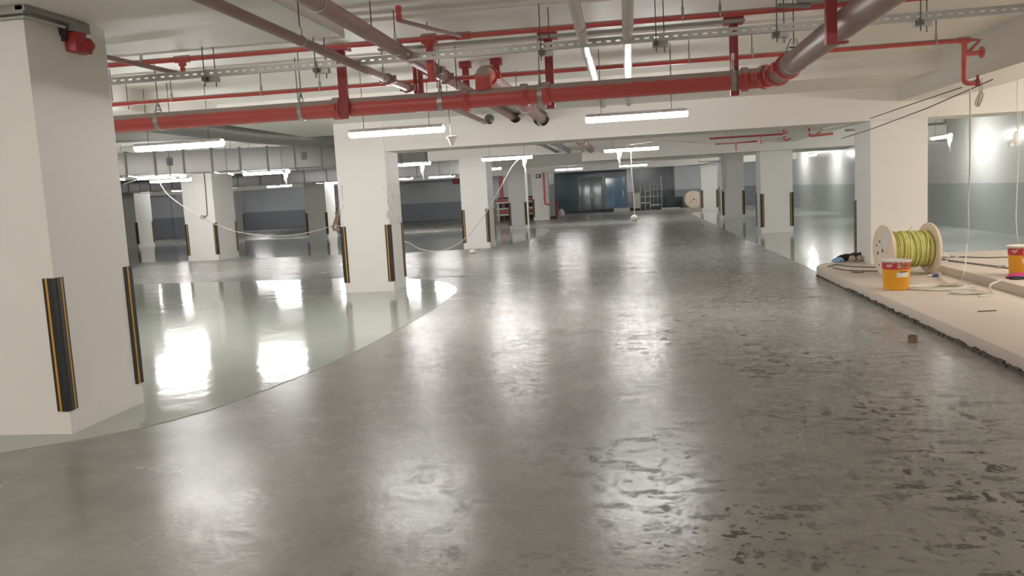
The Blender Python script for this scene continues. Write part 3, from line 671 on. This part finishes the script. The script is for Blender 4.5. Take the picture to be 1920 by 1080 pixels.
drop(1470, 246, 263, 18.0, 'short red sprinkler drop under the second ceiling bay, with a slanting brace', 0.13)
drop(1518, 244, 255, 16.5, 'short red sprinkler drop the white cable passes in front of', 0.42)
t = thing('wall_arm_pipe', 'dark pipe arm reaching over the lamp beside the reel column', 'pipe', (4.62, 19.0, 2.56))
MB().tube(((0.0,0,-0.02), (2.02,0,0.0)), 0.025, 10).tube(((2.02,0,-0.02), (2.02,0,0.14)), 0.025, 10).build('pipe_run', M['rod'], t)
t = thing('wall_arm_pipe', 'dark pipe arm beside the first column beyond the platform', 'pipe', (4.72, 28.0, 2.6))
MB().tube(((0.0,0,-0.02), (1.5,0,0.0)), 0.03, 10).build('pipe_run', M['rod'], t)

# conduits on columns
t = thing('conduit', 'grey conduit dropping down the edge of a column, bent at its foot', 'conduit', (3.86, 35.56, 1.2))
MB().tube([(0,0,1.55), (0,0,0.1), (-0.06,0,0.02), (-0.16,0,0.0)], 0.03, 10).build('conduit_pipe', M['galv'], t)
t = thing('conduit', 'grey U shaped conduit below the beam beside the conduit column', 'conduit', (3.2, 35.84, 2.33))
MB().tube([(-0.9,0,0.3), (-0.9,0,0), (-0.2,0,0.0), (0.1,0,0.06), (0.55,0,0.06)], 0.02, 8).tube([(-0.35,0,0.3), (-0.35,0,0.12), (0.5,0,0.12)], 0.02, 8).build('conduit_pipe', M['galv'], t)
t = thing('drop_pipe', 'red drop pipe on the far column ending in an elbow', 'pipe', (-4.69, 45.74, 0.86))
MB().tube([(0,0,1.75), (0,0,0.08)]+arc_pts((0,0,0), (0,0,-1), (1,0,0), 0.07, 5)+[(0.32,0,0)], 0.05, 12).build('drop_leg', M['red'], t)
MB().tube(((0,0,0.30), (0,0,0.36)), 0.07, 12).build('coupling', M['red'], t)
t = thing('sign_box', 'small dark sign box high on the far column', 'sign', (-5.0, 45.76, 2.42))
MB().box(-0.13, 0.13, -0.04, 0.04, -0.1, 0.1).build('box_case', M['black'], t, bevel=0.01)
MB().box(-0.08, 0.06, -0.046, -0.041, -0.05, 0.06).build('white_panel', M['wink'], t)

# ---------------------------------------------------------------- cables
def cable(pts, r, m, label, name='cable', seg=6): return tag(MB().tube(pts, r, seg).build(name, m), label, 'cable')
P = [atY(232, 345, 19.0), atY(260, 336, 18.9), (-11.3, 18.7, 2.49)]
cable(spline(P, 6), 0.012, M['cablew'], 'short white cable end beside the lamp the long cable hangs from')
P = [(-11.25, 18.7, 2.44), atY(312, 362, 18.8), atY(345, 388, 18.9), atY(378, 408, 19.0), atY(412, 424, 19.1), atY(450, 436, 19.3), atY(500, 442, 19.5), atY(550, 441, 19.7), atY(600, 431, 19.9), atY(625, 424, 20), atY(680, 428, 20), atY(760, 453, 20), atY(785, 466, 20), atY(812, 471, 20), atY(840, 467, 20), atY(870, 449, 20), atY(905, 408, 20), atY(935, 358, 20), atY(962, 310, 20), (-2.5, 20.0, 2.46)]
cable(spline(P, 6), 0.0095, M['cablew'], 'long white cable sagging across the bay from lamp to lamp')
P = [(-0.05, 19.3, 2.53), atY(1240, 264, 18.6), atY(1330, 268, 17.8), atY(1400, 264, 17.0), atY(1470, 254, 16.4), atY(1540, 245, 15.8), atY(1600, 234, 15.2), atY(1618, 229, 14.95)]
cable(spline(P, 6), 0.014, M['cablew'], 'white cable drooping below the main beam towards the reel column')
cable([atY(1632, 222, 13.9), atY(1716, 193, 11.5), atY(1803, 164, 9.45)], 0.006, M['cabled'], 'upper thin dark wire slanting from the sprinkler drop to the column')
cable([atY(1577, 260, 13.93), atY(1634, 242, 12.8), atY(1738, 203, 11.0), atY(1818, 168, 9.6), atY(1861, 149, 8.7)], 0.006, M['cabled'], 'lower thin twisted dark wire slanting past the sprinkler drop')
t = thing('cable_drop', 'white cable hanging from the lamp, wound into a ball at its end', 'cable', (0.06, 19.28, 0.86))
MB().tube(spline([(-0.02,0,1.58), (-0.025,0,1.1), (0.0,0,0.6), (0.005,0,0.09)], 6), 0.012, 6).build('cord', M['cablew'], t)
b = MB(); rnd = random.Random(5)
for i in range(9):
    a = Vector((rnd.uniform(-1,1), rnd.uniform(-1,1), rnd.uniform(-1,1))); b.ring((0,0,0), a, 0.075, 0.013, 20, 6)
b.blob((0,0,0), (0.058,0.058,0.058), 1, 0.05)
b.build('wound_ball', M['cablew'], t)
t = thing('switch_cable', 'dark cable hanging down the column with a small grey switch end', 'cable', atY(380, 407, 24.30))
o = Vector(t.location)
MB().tube([atY(382, 318, 24.335)-o, atY(386, 360, 24.335)-o, atY(388.5, 398, 24.335)-o, atY(388, 404, 24.33)-o, atY(384, 407, 24.3)-o], 0.014, 6).build('cord', M['cabled'], t)
MB().blob((0,0,0), (0.085,0.05,0.06), 2, 0.05).build('switch_end', M['greybox'], t)
# coil hanging under the wall beam and the cord down to the platform
t = thing('cable_coil', 'loop of white cable hanging below the wall beam', 'cable', atY(1838, 172, 9.4))
o = Vector(t.location)
for k in range(3):
    d = Vector((0.006*k, 0.008*k, 0))
    L_ = [atY(1838, 172, 9.4)-o+d, atY(1832+k*1.5, 184, 9.4)-o+d, atY(1829+k*2, 194, 9.4)-o+d, atY(1834+k, 199, 9.4)-o+d, atY(1841-k, 188, 9.4)-o+d, atY(1843, 176, 9.4)-o+d, atY(1838, 171, 9.4)-o+d]
    MB().tube(spline(L_, 5), 0.009, 6).build('cable_loop', M['cablew'], t)
MB().tube([atY(1835, 148, 9.4)-o, atY(1838, 172, 9.4)-o], 0.007, 6).tube([atY(1841, 147, 9.4)-o, atY(1842, 172, 9.4)-o], 0.007, 6).build('cord', M['cablew'], t)
P = [atY(1819, 166, 9.45), atY(1819, 240, 9.9), atY(1818, 330, 10.4), atY(1815, 380, 10.8), atY(1816, 420, 11.0), atZ(1813, 492, 0.30)+Vector((0,0,0.25)), atZ(1808, 510, 0.34), atZ(1800, 526, 0.17), atZ(1788, 534, 0.155)]
cable(spline(P, 6), 0.0085, M['cablew'], 'white cable dropping from the sprinkler end to the coil on the platform')
cable(spline([atY(1911, 118, 11.5), atY(1908, 160, 11.6), atY(1908, 215, 11.8), atY(1909, 300, 12), atY(1905, 400, 12.2), atY(1908, 445, 12.3), atZ(1912, 470, 0.3)+Vector((0,0,0.0))], 6), 0.007, M['cablew'], 'thin cable hanging behind the second pail by the wall')
t = thing('plastic_bag', 'crumpled clear plastic bag hanging beside the wall cable', 'plastic bag', atY(1905, 255, 11.9))
o = Vector(t.location)
MB().blob((0.02,0,-0.05), (0.05,0.04,0.10), 4, 0.5).blob((-0.06,0,-0.1), (0.04,0.03,0.05), 8, 0.5).build('bag_film', M['clear'], t)
MB().tube([(0.03,-0.02,0.05), (0.05,0,0.30)], 0.004, 6).build('tie', M['cablew'], t)
t = thing('plastic_bag', 'white plastic cone bag hanging from a wire by the lamp end', 'plastic bag', atY(847, 262, 10.2))
o = Vector(t.location)
MB().lathe([(0.012, -0.07), (0.03, -0.05), (0.045, 0.0), (0.075, 0.035), (0.08, 0.04), (0.02, 0.05)], 14).build('bag_film', M['wink'], t)
MB().tube([(0,0,0.045), (-0.01,0,0.12), (-0.03,0,SLAB-o.z)], 0.0045, 6).build('wire', M['rod'], t)

t = thing('plastic_bag', 'torn white plastic hanging at the top of the switch cable column', 'plastic bag', atY(351, 328, 24.2))
MB().lathe([(0.01, -0.26), (0.05, -0.16), (0.10, -0.02), (0.09, 0.06), (0.03, 0.10)], 12).build('bag_film', M['wink'], t)
MB().tube([(0,0,0.1), (0,0,SLAB-t.location.z)], 0.006, 6).build('wire', M['rod'], t)

# ---------------------------------------------------------------- alarm sounder and trunking on the nearest column
t = thing('alarm_sounder', 'red alarm sounder high on the side of the big column', 'alarm', (-4.15, 5.96, 2.95))
MB().box(0.0, 0.075, -0.10, 0.11, 0.03, 0.11).build('junction_box', M['greybox'], t, bevel=0.008)
MB().prism([(0.0,-0.105), (0.075,-0.085), (0.095,-0.03), (0.095,0.085), (0.0,0.105)], -0.12, 0.028).build('sounder_body', M['alarm'], t, bevel=0.015)
MB().blob((0.09,0.05,-0.055), (0.035,0.06,0.045), 3, 0.03).build('sounder_horn', M['alarm'], t)
MB().blob((0.10,0.05,0.005), (0.025,0.035,0.02), 5, 0.03).build('strobe_lens', M['wink'], t)
MB().box(0.0, 0.03, -0.14, -0.105, -0.05, 0.0).build('side_knob', M['black'], t, bevel=0.004)
t = thing('cable_trunking', 'grey trunking wrapped around the top of the alarm column', 'cable trunking', (-4.15, 5.44, 3.03))
MB().box(-0.95, 0.07, -0.085, -0.004, -0.02, 0.034).build('front_run', M['dkgalv'], t, bevel=0.006)
MB().box(0.004, 0.085, -0.085, 0.44, -0.005, 0.034).build('side_run', M['dkgalv'], t, bevel=0.006)
MB().tube([(-0.9,-0.04,-0.035), (0.04,-0.04,-0.035), (0.05,0.0,-0.035), (0.05,0.36,-0.035)], 0.014, 8).build('conduit_pipe', M['galv'], t)
MB().box(0.004, 0.05, 0.36, 0.38, -0.09, -0.02).build('clip', M['black'], t)

# timber brace at the scuffed column
q = [atY(624, 430, 14.6), atY(641, 378, 14.6), atY(642, 433, 14.6)]
t = thing('timber_brace', 'pale timber brace sticking out behind the scuffed column', 'timber brace', q[0])
o = q[0]
MB().tube([(0,0,0.02), q[1]-o+Vector((0.06,0,0.12))], 0.028, 4).build('raking_strut', M['timber'], t, smooth=0)
MB().tube([(0,0,0), Vector((-5.03-o.x, 0, q[2].z-o.z))], 0.030, 4).build('horizontal_strut', M['timber'], t, smooth=0)
MB().tube(spline([q[2]-o+Vector((-0.03,-0.05,0.25)), q[2]-o+Vector((-0.07,-0.06,0.12)), q[2]-o+Vector((-0.05,-0.06,-0.05))], 5), 0.012, 6).build('frayed_rope', M['timber'], t)

# ---------------------------------------------------------------- reel, pails and things on the platform
def reel_parts(t, L, R, rc, wound):
    h = L/2
    for s, nm_ in ((-1, 'flange'), (1, 'flange')):
        f = MB().lathe([(R-0.004, -0.019), (R, -0.015), (R, 0.015), (R-0.004, 0.019)], 56)
        f.xf(Matrix.Rotation(PI/2, 4, 'Y')).xf(Matrix.Translation((s*h, 0, 0)))
        f = f.build(nm_, M['ply'], t)
        if s < 0: t_flange = f
    MB().lathe([(rc*0.72, -h), (rc*0.72, h)], 28).xf(Matrix.Rotation(PI/2, 4, 'Y')).build('drum', M['plyedge'], t)
    if wound is not None:
        pts = []; rnd = random.Random(2); n = 30; turns = n*22
        b = MB()
        b.lathe([(rc-0.02, -h+0.02), (rc-0.012, 0), (rc-0.02, h-0.02)], 40); b.xf(Matrix.Rotation(PI/2, 4, 'Y'))
        for i in range(turns+1):
            a = 2*PI*i/22; f = i/turns
            x = -h+0.035+(2*h-0.07)*f+0.013*math.sin(a*0.37)*math.sin(i*0.013)
            rr = rc-0.006+0.009*math.sin(i*0.031)+0.004*math.sin(i*0.17)
            pts.append((x, rr*math.cos(a), rr*math.sin(a)))
        b.tube(pts, 0.0115, 6)
        for k in range(9):
            x0 = rnd.uniform(-h*0.6, h*0.55); dx = rnd.uniform(-0.10, 0.10); a0 = rnd.uniform(0, 6)
            b.tube([(x0+dx*math.sin(0.5*j*0.16), (rc+0.012)*math.cos(a0+j*0.16), (rc+0.012)*math.sin(a0+j*0.16)) for j in range(40)], 0.010, 6)
        b.build('wound_cable', wound, t)
    return t_flange
def holes(t, x, s, lst, m):
    for dy, dz, r in lst:
        MB().tube(((x, dy, dz), (x+s*0.0225, dy, dz)), r, 18).build('bolt_hole', m, t)
ax = Vector((0.993, 0.118, 0)); c = Vector((3.84, 12.42, 0.14+0.36))
t = thing('cable_reel', 'wooden reel of yellow-green cable on the kerb platform', 'cable reel', c)
t.rotation_euler = (0, 0, math.atan2(ax.y, ax.x))
fl = reel_parts(t, 0.63, 0.36, 0.245, M['cableg'])
holes(fl, -0.315, -1, ((0.0, 0.0, 0.03), (0.17, -0.05, 0.022), (0.10, 0.12, 0.018), (0.12, -0.22, 0.014), (-0.10, -0.16, 0.016), (0.21, 0.06, 0.014)), M['ink'])
pm = MB().box(-0.3375, -0.3345, -0.20, 0.01, -0.02, 0.32)
bmesh.ops.rotate(pm.bm, cent=(-0.336, -0.09, 0.15), matrix=Matrix.Rotation(0.45, 3, 'X'), verts=pm.bm.verts)
pm.build('paper_sheet', M['paper'], t)
MB().tube(spline([(0.02, 0.03, 0.25), (0.05, 0.02, 0.275), (0.06, 0.0, 0.30), (0.065, 0.0, 0.335)], 5), 0.006, 6).build('cable_end', M['cableg'], t)

def text_on(parent, s, size, R_at, ang0, z, m, name):
    cu = bpy.data.curves.new('txt', 'FONT'); cu.body = s; cu.size = size; cu.extrude = 0.0008; cu.align_x = 'CENTER'; cu.offset = size*0.012
    o = bpy.data.objects.new('txt', cu); COL.objects.link(o)
    dg = bpy.context.evaluated_depsgraph_get(); me = bpy.data.meshes.new_from_object(o.evaluated_get(dg))
    bpy.data.objects.remove(o, do_unlink=True)
    for v in me.vertices:
        zz = z+v.co.y; R = R_at(zz)+0.0016+v.co.z; a = ang0+v.co.x/R
        v.co = (R*math.cos(a), R*math.sin(a), zz)
    me.materials.clear(); me.materials.append(m)
    k = bpy.data.objects.new(name, me); COL.objects.link(k); k.parent = parent
    return k
def patch(parent, R_at, a0, a1, z0, z1, m, name, dr=0.0008, n=14):
    b = MB(); bm = b.bm
    cols = []
    for i in range(n+1):
        a = a0+(a1-a0)*i/n
        cols.append([bm.verts.new(((R_at(z)+d)*math.cos(a), (R_at(z)+d)*math.sin(a), z)) for z, d in ((z0,-0.001),(z0,dr),(z1,dr),(z1,-0.001))])
    for i in range(n):
        for j in range(4): bm.faces.new((cols[i][j], cols[i+1][j], cols[i+1][(j+1)%4], cols[i][(j+1)%4]))
    bm.faces.new(cols[0]); bm.faces.new(cols[-1])
    return b.build(name, m, parent)
def pail(loc, label, rot, H=0.372):
    t = thing('paint_pail', label, 'paint pail', loc, 'orange paint pails')
    R = lambda z: 0.148+0.020*z/H
    MB().lathe([(0.140, 0), (0.148, 0.006), (R(H*0.70), H*0.70)], 40).build('pail_body', M['byellow'], t)
    rb = MB().lathe([(R(H*0.70)+0.0006, H*0.70), (R(H*0.955)+0.0006, H*0.955)], 40).build('red_band', M['bred'], t)
    lid = MB().lathe([(R(H*0.95), H*0.945), (0.176, H*0.945), (0.181, H*0.965), (0.178, H*0.995), (0.168, H), (0.160, H*0.985), (0.02, H*0.985)], 40)
    rnd = random.Random(11)
    lid.build('lid', M['lid'], t)
    b = MB()
    for k in range(7):
        a = rot-1.2+k*0.33; b.tube(((R(H*.95)*math.cos(a)*1.03, R(H*.95)*math.sin(a)*1.03, H*0.95), (R(H*.9)*math.cos(a)*1.01, R(H*.9)*math.sin(a)*1.01, H*(0.90+0.02*rnd.random()))), [0.013, 0.006], 8)
    b.build('paint_drips', M['lid'], t)
    bl = patch(t, R, rot+0.02, rot+1.05, H*0.735, H*0.90, M['blabel'], 'brand_label', 0.0014)
    wl = patch(t, R, rot+0.0, rot+0.98, H*0.44, H*0.60, M['wink'], 'white_label', 0.0010)
    patch(wl, R, rot+0.2, rot+0.85, H*0.60, H*0.635, M['ink'], 'label_header', 0.0012)
    text_on(bl, 'DEPO', 0.050, R, rot+0.69, H*0.775, M['ink'], 'brand_lettering')
    patch(bl, R, rot+0.11, rot+0.26, H*0.765, H*0.865, M['wink'], 'brand_emblem', 0.0020)
    patch(bl, R, rot+0.14, rot+0.23, H*0.80, H*0.855, M['blue'], 'brand_emblem_mark', 0.0026)
    text_on(rb, 'oy!', 0.062, R, rot-0.52, H*0.79, M['wink'], 'slogan_lettering')
    MB().ring((0, 0, H*0.93), (0,0,1), R(H*.93)+0.004, 0.003, 40, 6).build('bail_wire', M['galv'], t)
    return t
pail(atZ(1682.5, 545, 0.14)+Vector((0.03, 0.145, 0.001)), 'orange pail with a red band in front of the cable reel', -PI/2-0.25)
pail(atZ(1924, 519, 0.245)+Vector((0.03, 0.16, 0.001)), 'orange pail on the raised slab, cut by the picture edge', -PI/2-0.45)

# cable coils on the platform
def coil(cx, cy, z, rx, ry, n, seed, r=0.0075):
    rnd = random.Random(seed); pts = []
    for k in range(n):
        ox, oy = rnd.uniform(-.12,.12)*rx, rnd.uniform(-.3,.3)*ry; sx, sy = rnd.uniform(.72,1.08), rnd.uniform(.6,1.08); tz = z+r+0.012*(k/n)*rnd.uniform(.3,1.5)
        for j in range(20):
            a = 2*PI*j/20; pts.append((cx+ox+rx*sx*math.cos(a), cy+oy+ry*sy*math.sin(a), tz+0.006*math.sin(3*a+k)))
    return spline(pts, 2)
c1 = atZ(1765, 541, 0.14); c2 = atZ(1826, 551, 0.14)
tag(MB().tube(coil(c1.x, c1.y+0.05, 0.14, 0.36, 0.24, 14, 1), 0.0075, 6).build('cable_coil', M['cablew']), 'flat tangle of white cable on the platform beside the pail', 'cable')
tag(MB().tube(coil(c2.x-0.03, c2.y+0.05, 0.14, 0.19, 0.14, 6, 4, 0.009), 0.009, 6).build('cable_coil', M['cablew']), 'smaller coil of thick white cable against the raised slab step', 'cable')
P = [atZ(1878, 525, 0.255), atZ(1868, 529, 0.26), atZ(1862, 536, 0.25)-Vector((0.035,0,0)), atZ(1866, 552, 0.15)-Vector((0.03,0,0)), atZ(1860, 553, 0.15)-Vector((0.06,0.02,0)), atZ(1835, 556, 0.15)]
cable(spline(P, 6), 0.012, M['cablew'], 'thick white cable lying over the edge of the raised slab')
P = [atZ(1735, 512, 0.15), atZ(1760, 511, 0.165), atZ(1765, 519, 0.17), atZ(1778, 531, 0.15)]
cable(spline(P, 6), 0.010, M['cablew'], 'white cable with a blue plug beside the reel foot')
t = thing('cable_plug', 'blue plug on the cable beside the reel foot', 'plug', atZ(1753, 516, 0.165))
MB().tube(((-0.035,0,0), (0.035,0,0)), 0.022, 10).build('plug_shell', M['blue'], t); MB().tube(((-0.085,0,-0.004), (-0.036,0,0)), 0.017, 10).build('plug_cap', M['cablew'], t)
P = [atZ(1742, 502, 0.15)+Vector((0,0,0.0)), atZ(1748, 497, 0.19)-Vector((0.06,0,0)), atZ(1758, 492, 0.255), atZ(1780, 488, 0.255), atZ(1790, 483, 0.255), atZ(1810, 479, 0.255)]
cable(spline(P, 6), 0.009, M['cablew'], 'white cable climbing over the raised slab behind the reel')
cable(spline([atZ(1757, 483, 0.253), atZ(1790, 481.5, 0.253), atZ(1850, 483, 0.253), atZ(1898, 481.5, 0.253)], 6), 0.008, M['cabled'], 'thin dark cable lying straight across the raised slab')
a = atZ(1756, 487, 0.245); e = atZ(1896, 505, 0.245)
tag(MB().tube([a+Vector((0,0,0.013)), e+Vector((0,0,0.013))], 0.012, 4).build('steel_angle', M['dkgalv'], smooth=0), 'long dark steel bar lying on the raised slab', 'steel bar')
p = atZ(1873, 501, 0.245); tag(MB().box(p.x-0.06, p.x+0.03, p.y-0.13, p.y-0.06, 0.2455, 0.285).build('bar_clamp', M['galv'], bevel=0.006), 'small pale metal clip beside the steel bar', 'metal clip')
p = atZ(1776, 484, 0.245); tag(MB().blob((p.x, p.y+0.15, 0.275), (0.13, 0.10, 0.045), 9, 0.4).build('crumpled_film', M['clear']), 'crumpled clear film on the raised slab behind the reel', 'plastic film')
# gloves and cloths
p = atZ(1900, 524, 0.245)
tag(MB().blob((p.x+0.12, p.y+0.09, 0.272), (0.16, 0.07, 0.035), 12, 0.4).build('cloth', M['magenta']), 'crumpled magenta cloth at the foot of the second pail', 'cloth')
tag(MB().blob((p.x+0.06, p.y-0.0, 0.262), (0.10, 0.05, 0.022), 15, 0.4).build('glove', M['darkcloth']), 'dark blue work glove in front of the magenta cloth', 'glove')
tag(MB().blob((p.x+0.19, p.y+0.0, 0.262), (0.10, 0.06, 0.02), 18, 0.4).build('glove', M['paper']), 'pale grey work glove beside the dark blue glove', 'glove')
p = atZ(1595, 491, 0.14)
b = MB()
for dx, dy, dz, sx, sy, sz, sd in ((-0.05,0.16,0.06,0.12,0.09,0.055,21), (0.10,0.18,0.075,0.16,0.08,0.055,22), (0.22,0.16,0.085,0.07,0.07,0.065,23), (-0.14,0.15,0.05,0.06,0.06,0.035,24)):
    b.blob((p.x+dx, p.y+dy, 0.14+dz*0.85), (sx, sy, sz*1.25), sd, 0.4)
tag(b.build('rag', M['darkcloth']), 'crumpled charcoal rag heap on the platform tip', 'rag')
for dx, lab in ((0.03, 'tan rolled glove in front of the charcoal rag'), (0.155, 'second tan rolled glove, beside the beige bag')):
    t = tag(MB().blob((p.x+dx, p.y+0.02, 0.14+0.046), (0.058, 0.07, 0.06), 30+int(dx*100), 0.15).build('glove', M['tancloth']), lab, 'glove', 'tan gloves')
tag(MB().lathe([(0.075,0), (0.07,0.05), (0.035,0.12), (0.008,0.145)], 12, (p.x+0.28, p.y+0.03, 0.14)).build('beige_bag', M['tancloth']), 'beige pointed bag beside the reel flange', 'bag')
tag(MB().blob((p.x-0.20, p.y+0.02, 0.175), (0.09, 0.06, 0.045), 40, 0.5).build('plastic_film', M['ltblue']), 'crumpled light blue film at the platform tip', 'plastic film')
for i, (q, lab) in enumerate((((( 1552,500),(1570,496),(1600,500),(1645,501)), 'dark cable offcut in front of the gloves'), (((1562,502),(1590,507),(1625,508),(1650,508)), 'longer dark cable offcut nearer the kerb edge'), (((1597,510),(1612,511),(1620,510)), 'shortest dark cable offcut on the platform tip'))):
    cable(spline([atZ(x, y, 0.148) for x, y in q], 5), 0.008, M['cabled'], lab, 'cable_offcut')
cable([atZ(1833, 584, 0.146), atZ(1850, 583, 0.146), atZ(1868, 582, 0.146)], 0.006, M['cabled'], 'thin dark stick lying alone on the platform', 'stick', 5)
p = atZ(1714, 643, 0.0)
b = MB().band((p.x, p.y+0.04, 0.034), (0,0,1), 0.036, 0.043, 0.064, 24)
t = tag(b.build('cardboard_tube', M['cardboard']), 'short brown cardboard tube standing on the lane by the kerb', 'cardboard tube')
p = atZ(886, 475, 0.0); tag(MB().blob((p.x, p.y, 0.045), (0.09, 0.08, 0.06), 50, 0.2).build('plaster_lump', M['paper']), 'white plaster lump on the lane before the cable column', 'lump')

# ---------------------------------------------------------------- the far end
def face_box(px0, py0, px1, py1, Y, d=0.06):
    a = atY(px0, py1, Y); c = atY(px1, py0, Y); return a.x, c.x, a.z, c.z
def door(n, px0, px1, ptop, m, label=None):
    x0 = atY(px0, 360, YF).x; x1 = atY(px1, 360, YF).x; z1 = atY((px0+px1)/2, ptop, YF).z
    t = bpy.data.objects.new('door_%d' % n, None); COL.objects.link(t); t.location = (x0, YF, 0); t['kind'] = 'structure'
    w = x1-x0
    MB().box(-0.06, 0, -0.05, 0.0, 0.12, z1).box(w, w+0.06, -0.05, 0.0, 0.12, z1).box(-0.06, w+0.06, -0.05, 0.0, z1, z1+0.06).build('door_frame', M['greybox'], t)
    return t, w, z1
t, w, z1 = door(1, 1086, 1128, 333, M['steel_door'])
for s, e in ((0, w*0.5-0.005), (w*0.5+0.005, w)):
    MB().box(s, e, -0.03, 0, 0.13, z1).build('door_leaf', M['steel_door'], t, bevel=0.004)
for x in (w*0.5-0.09, w*0.5+0.06):
    MB().box(x, x+0.03, -0.06, -0.03, 0.95, 1.25).build('door_handle', M['alu'], t)
t, w, z1 = door(2, 1136, 1172, 333, M['glass_door'])
MB().box(0, w, -0.03, 0, 0.22, z1).build('door_leaf', M['glass_door'], t)
MB().box(w*0.88, w*0.91, -0.06, -0.03, 0.9, 1.4).build('door_handle', M['alu'], t)
x0 = atY(1040, 360, YF).x; x1 = atY(1176, 360, YF).x
t = struct(MB().box(x0, x1, YF-0.02, YF, 0.0, 2.75).build('wall_panel', M['teal'], smooth=0))
struct(MB().box(-5.0, 2.9, YF-1.2, YF, 0.0, 0.13).build('floor_threshold', M['dark'], smooth=0))
p = atY(1151, 397, 54.8); p2 = atY(1181, 397, 54.8)
tag(MB().box(p.x, p2.x, 54.4, 55.2, 0.0, 0.22).build('pale_slab', M['plank'], bevel=0.01), 'low pale slab lying below the blue glass door', 'slab')
t = thing('control_cabinet', 'grey blue cabinet standing beside the far column', 'cabinet', (-4.68, 47.5, 0.0))
MB().box(0, 0.36, 0, 0.4, 0.12, 1.93).build('cabinet_body', M['cab'], t, bevel=0.01); MB().box(0.02, 0.34, 0.02, 0.38, 0, 0.12).build('plinth', M['dark'], t)
p = atZ(1044, 409, 0); tag(MB().lathe([(0.085, 0), (0.085, 1.02), (0.06, 1.06)], 14, (p.x, p.y, 0)).build('bollard', M['redpost']), 'dark red bollard beside the grey blue cabinet', 'bollard')
p = atZ(1053, 407, 0); tag(MB().blob((p.x, p.y+0.1, 0.21), (0.17, 0.14, 0.27), 60, 0.15).build('sack', M['paper']), 'white sack standing behind the dark red bollard', 'sack')
# aluminium scaffold tower in the recess
t = thing('scaffold_tower', 'aluminium scaffold tower standing by the dark recess', 'scaffold', (0.62, 55.2, 0.0))
for x, h in ((0, 1.75), (0.30, 1.65), (0.62, 1.70), (1.36, 2.1)):
    MB().tube(((x,0,0.02), (x,0,h)), 0.024, 8).build('upright', M['alu'], t)
for x0_, x1_, z in ((0,0.62,0.45), (0,0.62,0.85), (0.30,0.62,1.2), (0.62,1.36,0.30), (0.62,1.36,0.85), (0.62,1.36,1.3), (0,0.30,1.72), (0.62,1.36,1.62)):
    MB().tube(((x0_,0,z), (x1_,0,z)), 0.018, 8).build('rung', M['alu'], t)
for x in (0.85, 1.1): MB().tube(((x,0.3,0.02), (x,0.3,1.55)), 0.016, 8).build('brace', M['alu'], t)
MB().tube(((0.85,0.3,1.0), (0.62,0,1.0)), 0.016, 8).tube(((1.1,0.3,1.0), (1.36,0,1.0)), 0.016, 8).build('tie_bar', M['alu'], t)
tag(MB().box(0.15, 0.58, 55.0, 55.1, 0.13, 1.15).build('hoarding_board', M['plank']), 'pale board leaning beside the scaffold tower', 'board')
tag(MB().box(1.9, 3.1, 54.0, 54.5, 0.0, 0.10).build('plank', M['plank'], bevel=0.005), 'pale plank lying on the floor before the dark recess', 'plank')
tag(MB().box(3.0, 4.4, 52.6, 53.3, 0.0, 0.07).build('plank', M['plank'], bevel=0.005), 'pale plank on the floor below the far reel', 'plank')
tag(MB().box(2.2, 3.3, 55.2, 55.9, 0.0, 0.75).build('crate', M['dark'], bevel=0.02), 'dark crate in the recess beside the far reel', 'crate')
c = atY(1299.5, 372, 54.2)
t = thing('cable_reel', 'bare wooden reel standing on edge by the far wall', 'cable reel', (c.x, 54.2, 0.54+0.01)); t.rotation_euler = (0, 0, PI/2+0.1)
fl = reel_parts(t, 0.5, 0.54, 0.3, None)
holes(fl, -0.25, -1, ((0.0, 0.0, 0.05), (0.17, -0.14, 0.035), (0.16, 0.22, 0.02)), M['ink'])
pm = MB().box(-0.2735, -0.270, -0.40, -0.16, 0.04, 0.36); bmesh.ops.rotate(pm.bm, cent=(-0.272,-0.28,0.2), matrix=Matrix.Rotation(0.5, 3, 'X'), verts=pm.bm.verts); pm.build('paper_sheet', M['paper'], t)
# red valve rack and riser
t = thing('valve_rack', 'red fire valve set inside a white rail frame, behind the shaded column', 'valve rack', (-7.6, 46.9, 0.0))
for z in (0.36, 0.70, 1.05): MB().tube(((0,0,z), (2.3,0,z)), 0.055, 4).build('rail', M['rail'], t, smooth=0)
for x in (0.1, 2.2): MB().tube(((x,0,0), (x,0,1.05)), 0.05, 4).build('rail_post', M['rail'], t, smooth=0)
for z, r in ((0.53, 0.13), (1.18, 0.09)): MB().tube(((0,0.45,z), (2.3,0.45,z)), r, 14).build('header_pipe', M['red'], t)
for x in (0.35, 0.75, 1.2, 1.7, 2.1):
    MB().tube(((x,0.45,0.5), (x,0.45,1.2)), 0.05, 10).tube(((x-0.09,0.38,0.85), (x+0.09,0.38,0.85)), 0.06, 10).build('valve', M['red'], t)
    MB().tube(((x,0.45,0.0), (x,0.45,0.5)), 0.03, 8).build('stand', M['red'], t)
MB().box(0, 2.3, 0.7, 0.75, 0.0, 1.35).build('back_board', M['dark'], t)
t = thing('riser_pipe', 'tall bright red riser pipe above the valve rack', 'pipe', (-7.36, 47.5, 1.3))
MB().tube(((0,0,0), (0,0,1.88)), 0.11, 16).build('pipe_run', M['red'], t)
MB().band((0,0,0.9), (0,0,1), 0.11, 0.14, 0.10).build('coupling', M['red'], t)
tag(MB().box(-7.1, -5.6, 49.0, 49.1, 0, 2.55).build('panel_board', M['white']), 'white board standing behind the valve rack', 'board')
t = thing('wall_sign', 'small dark red sign box high on the dark wall beside the cable column', 'sign', atY(855, 340, 50.5))
MB().box(-0.22, 0.22, 0, 0.08, -0.16, 0.16).build('sign_case', M['redpost'], t); MB().tube(((0,0.04,0.16), (0,0.04,1.2)), 0.01, 6).build('hanger', M['rod'], t)
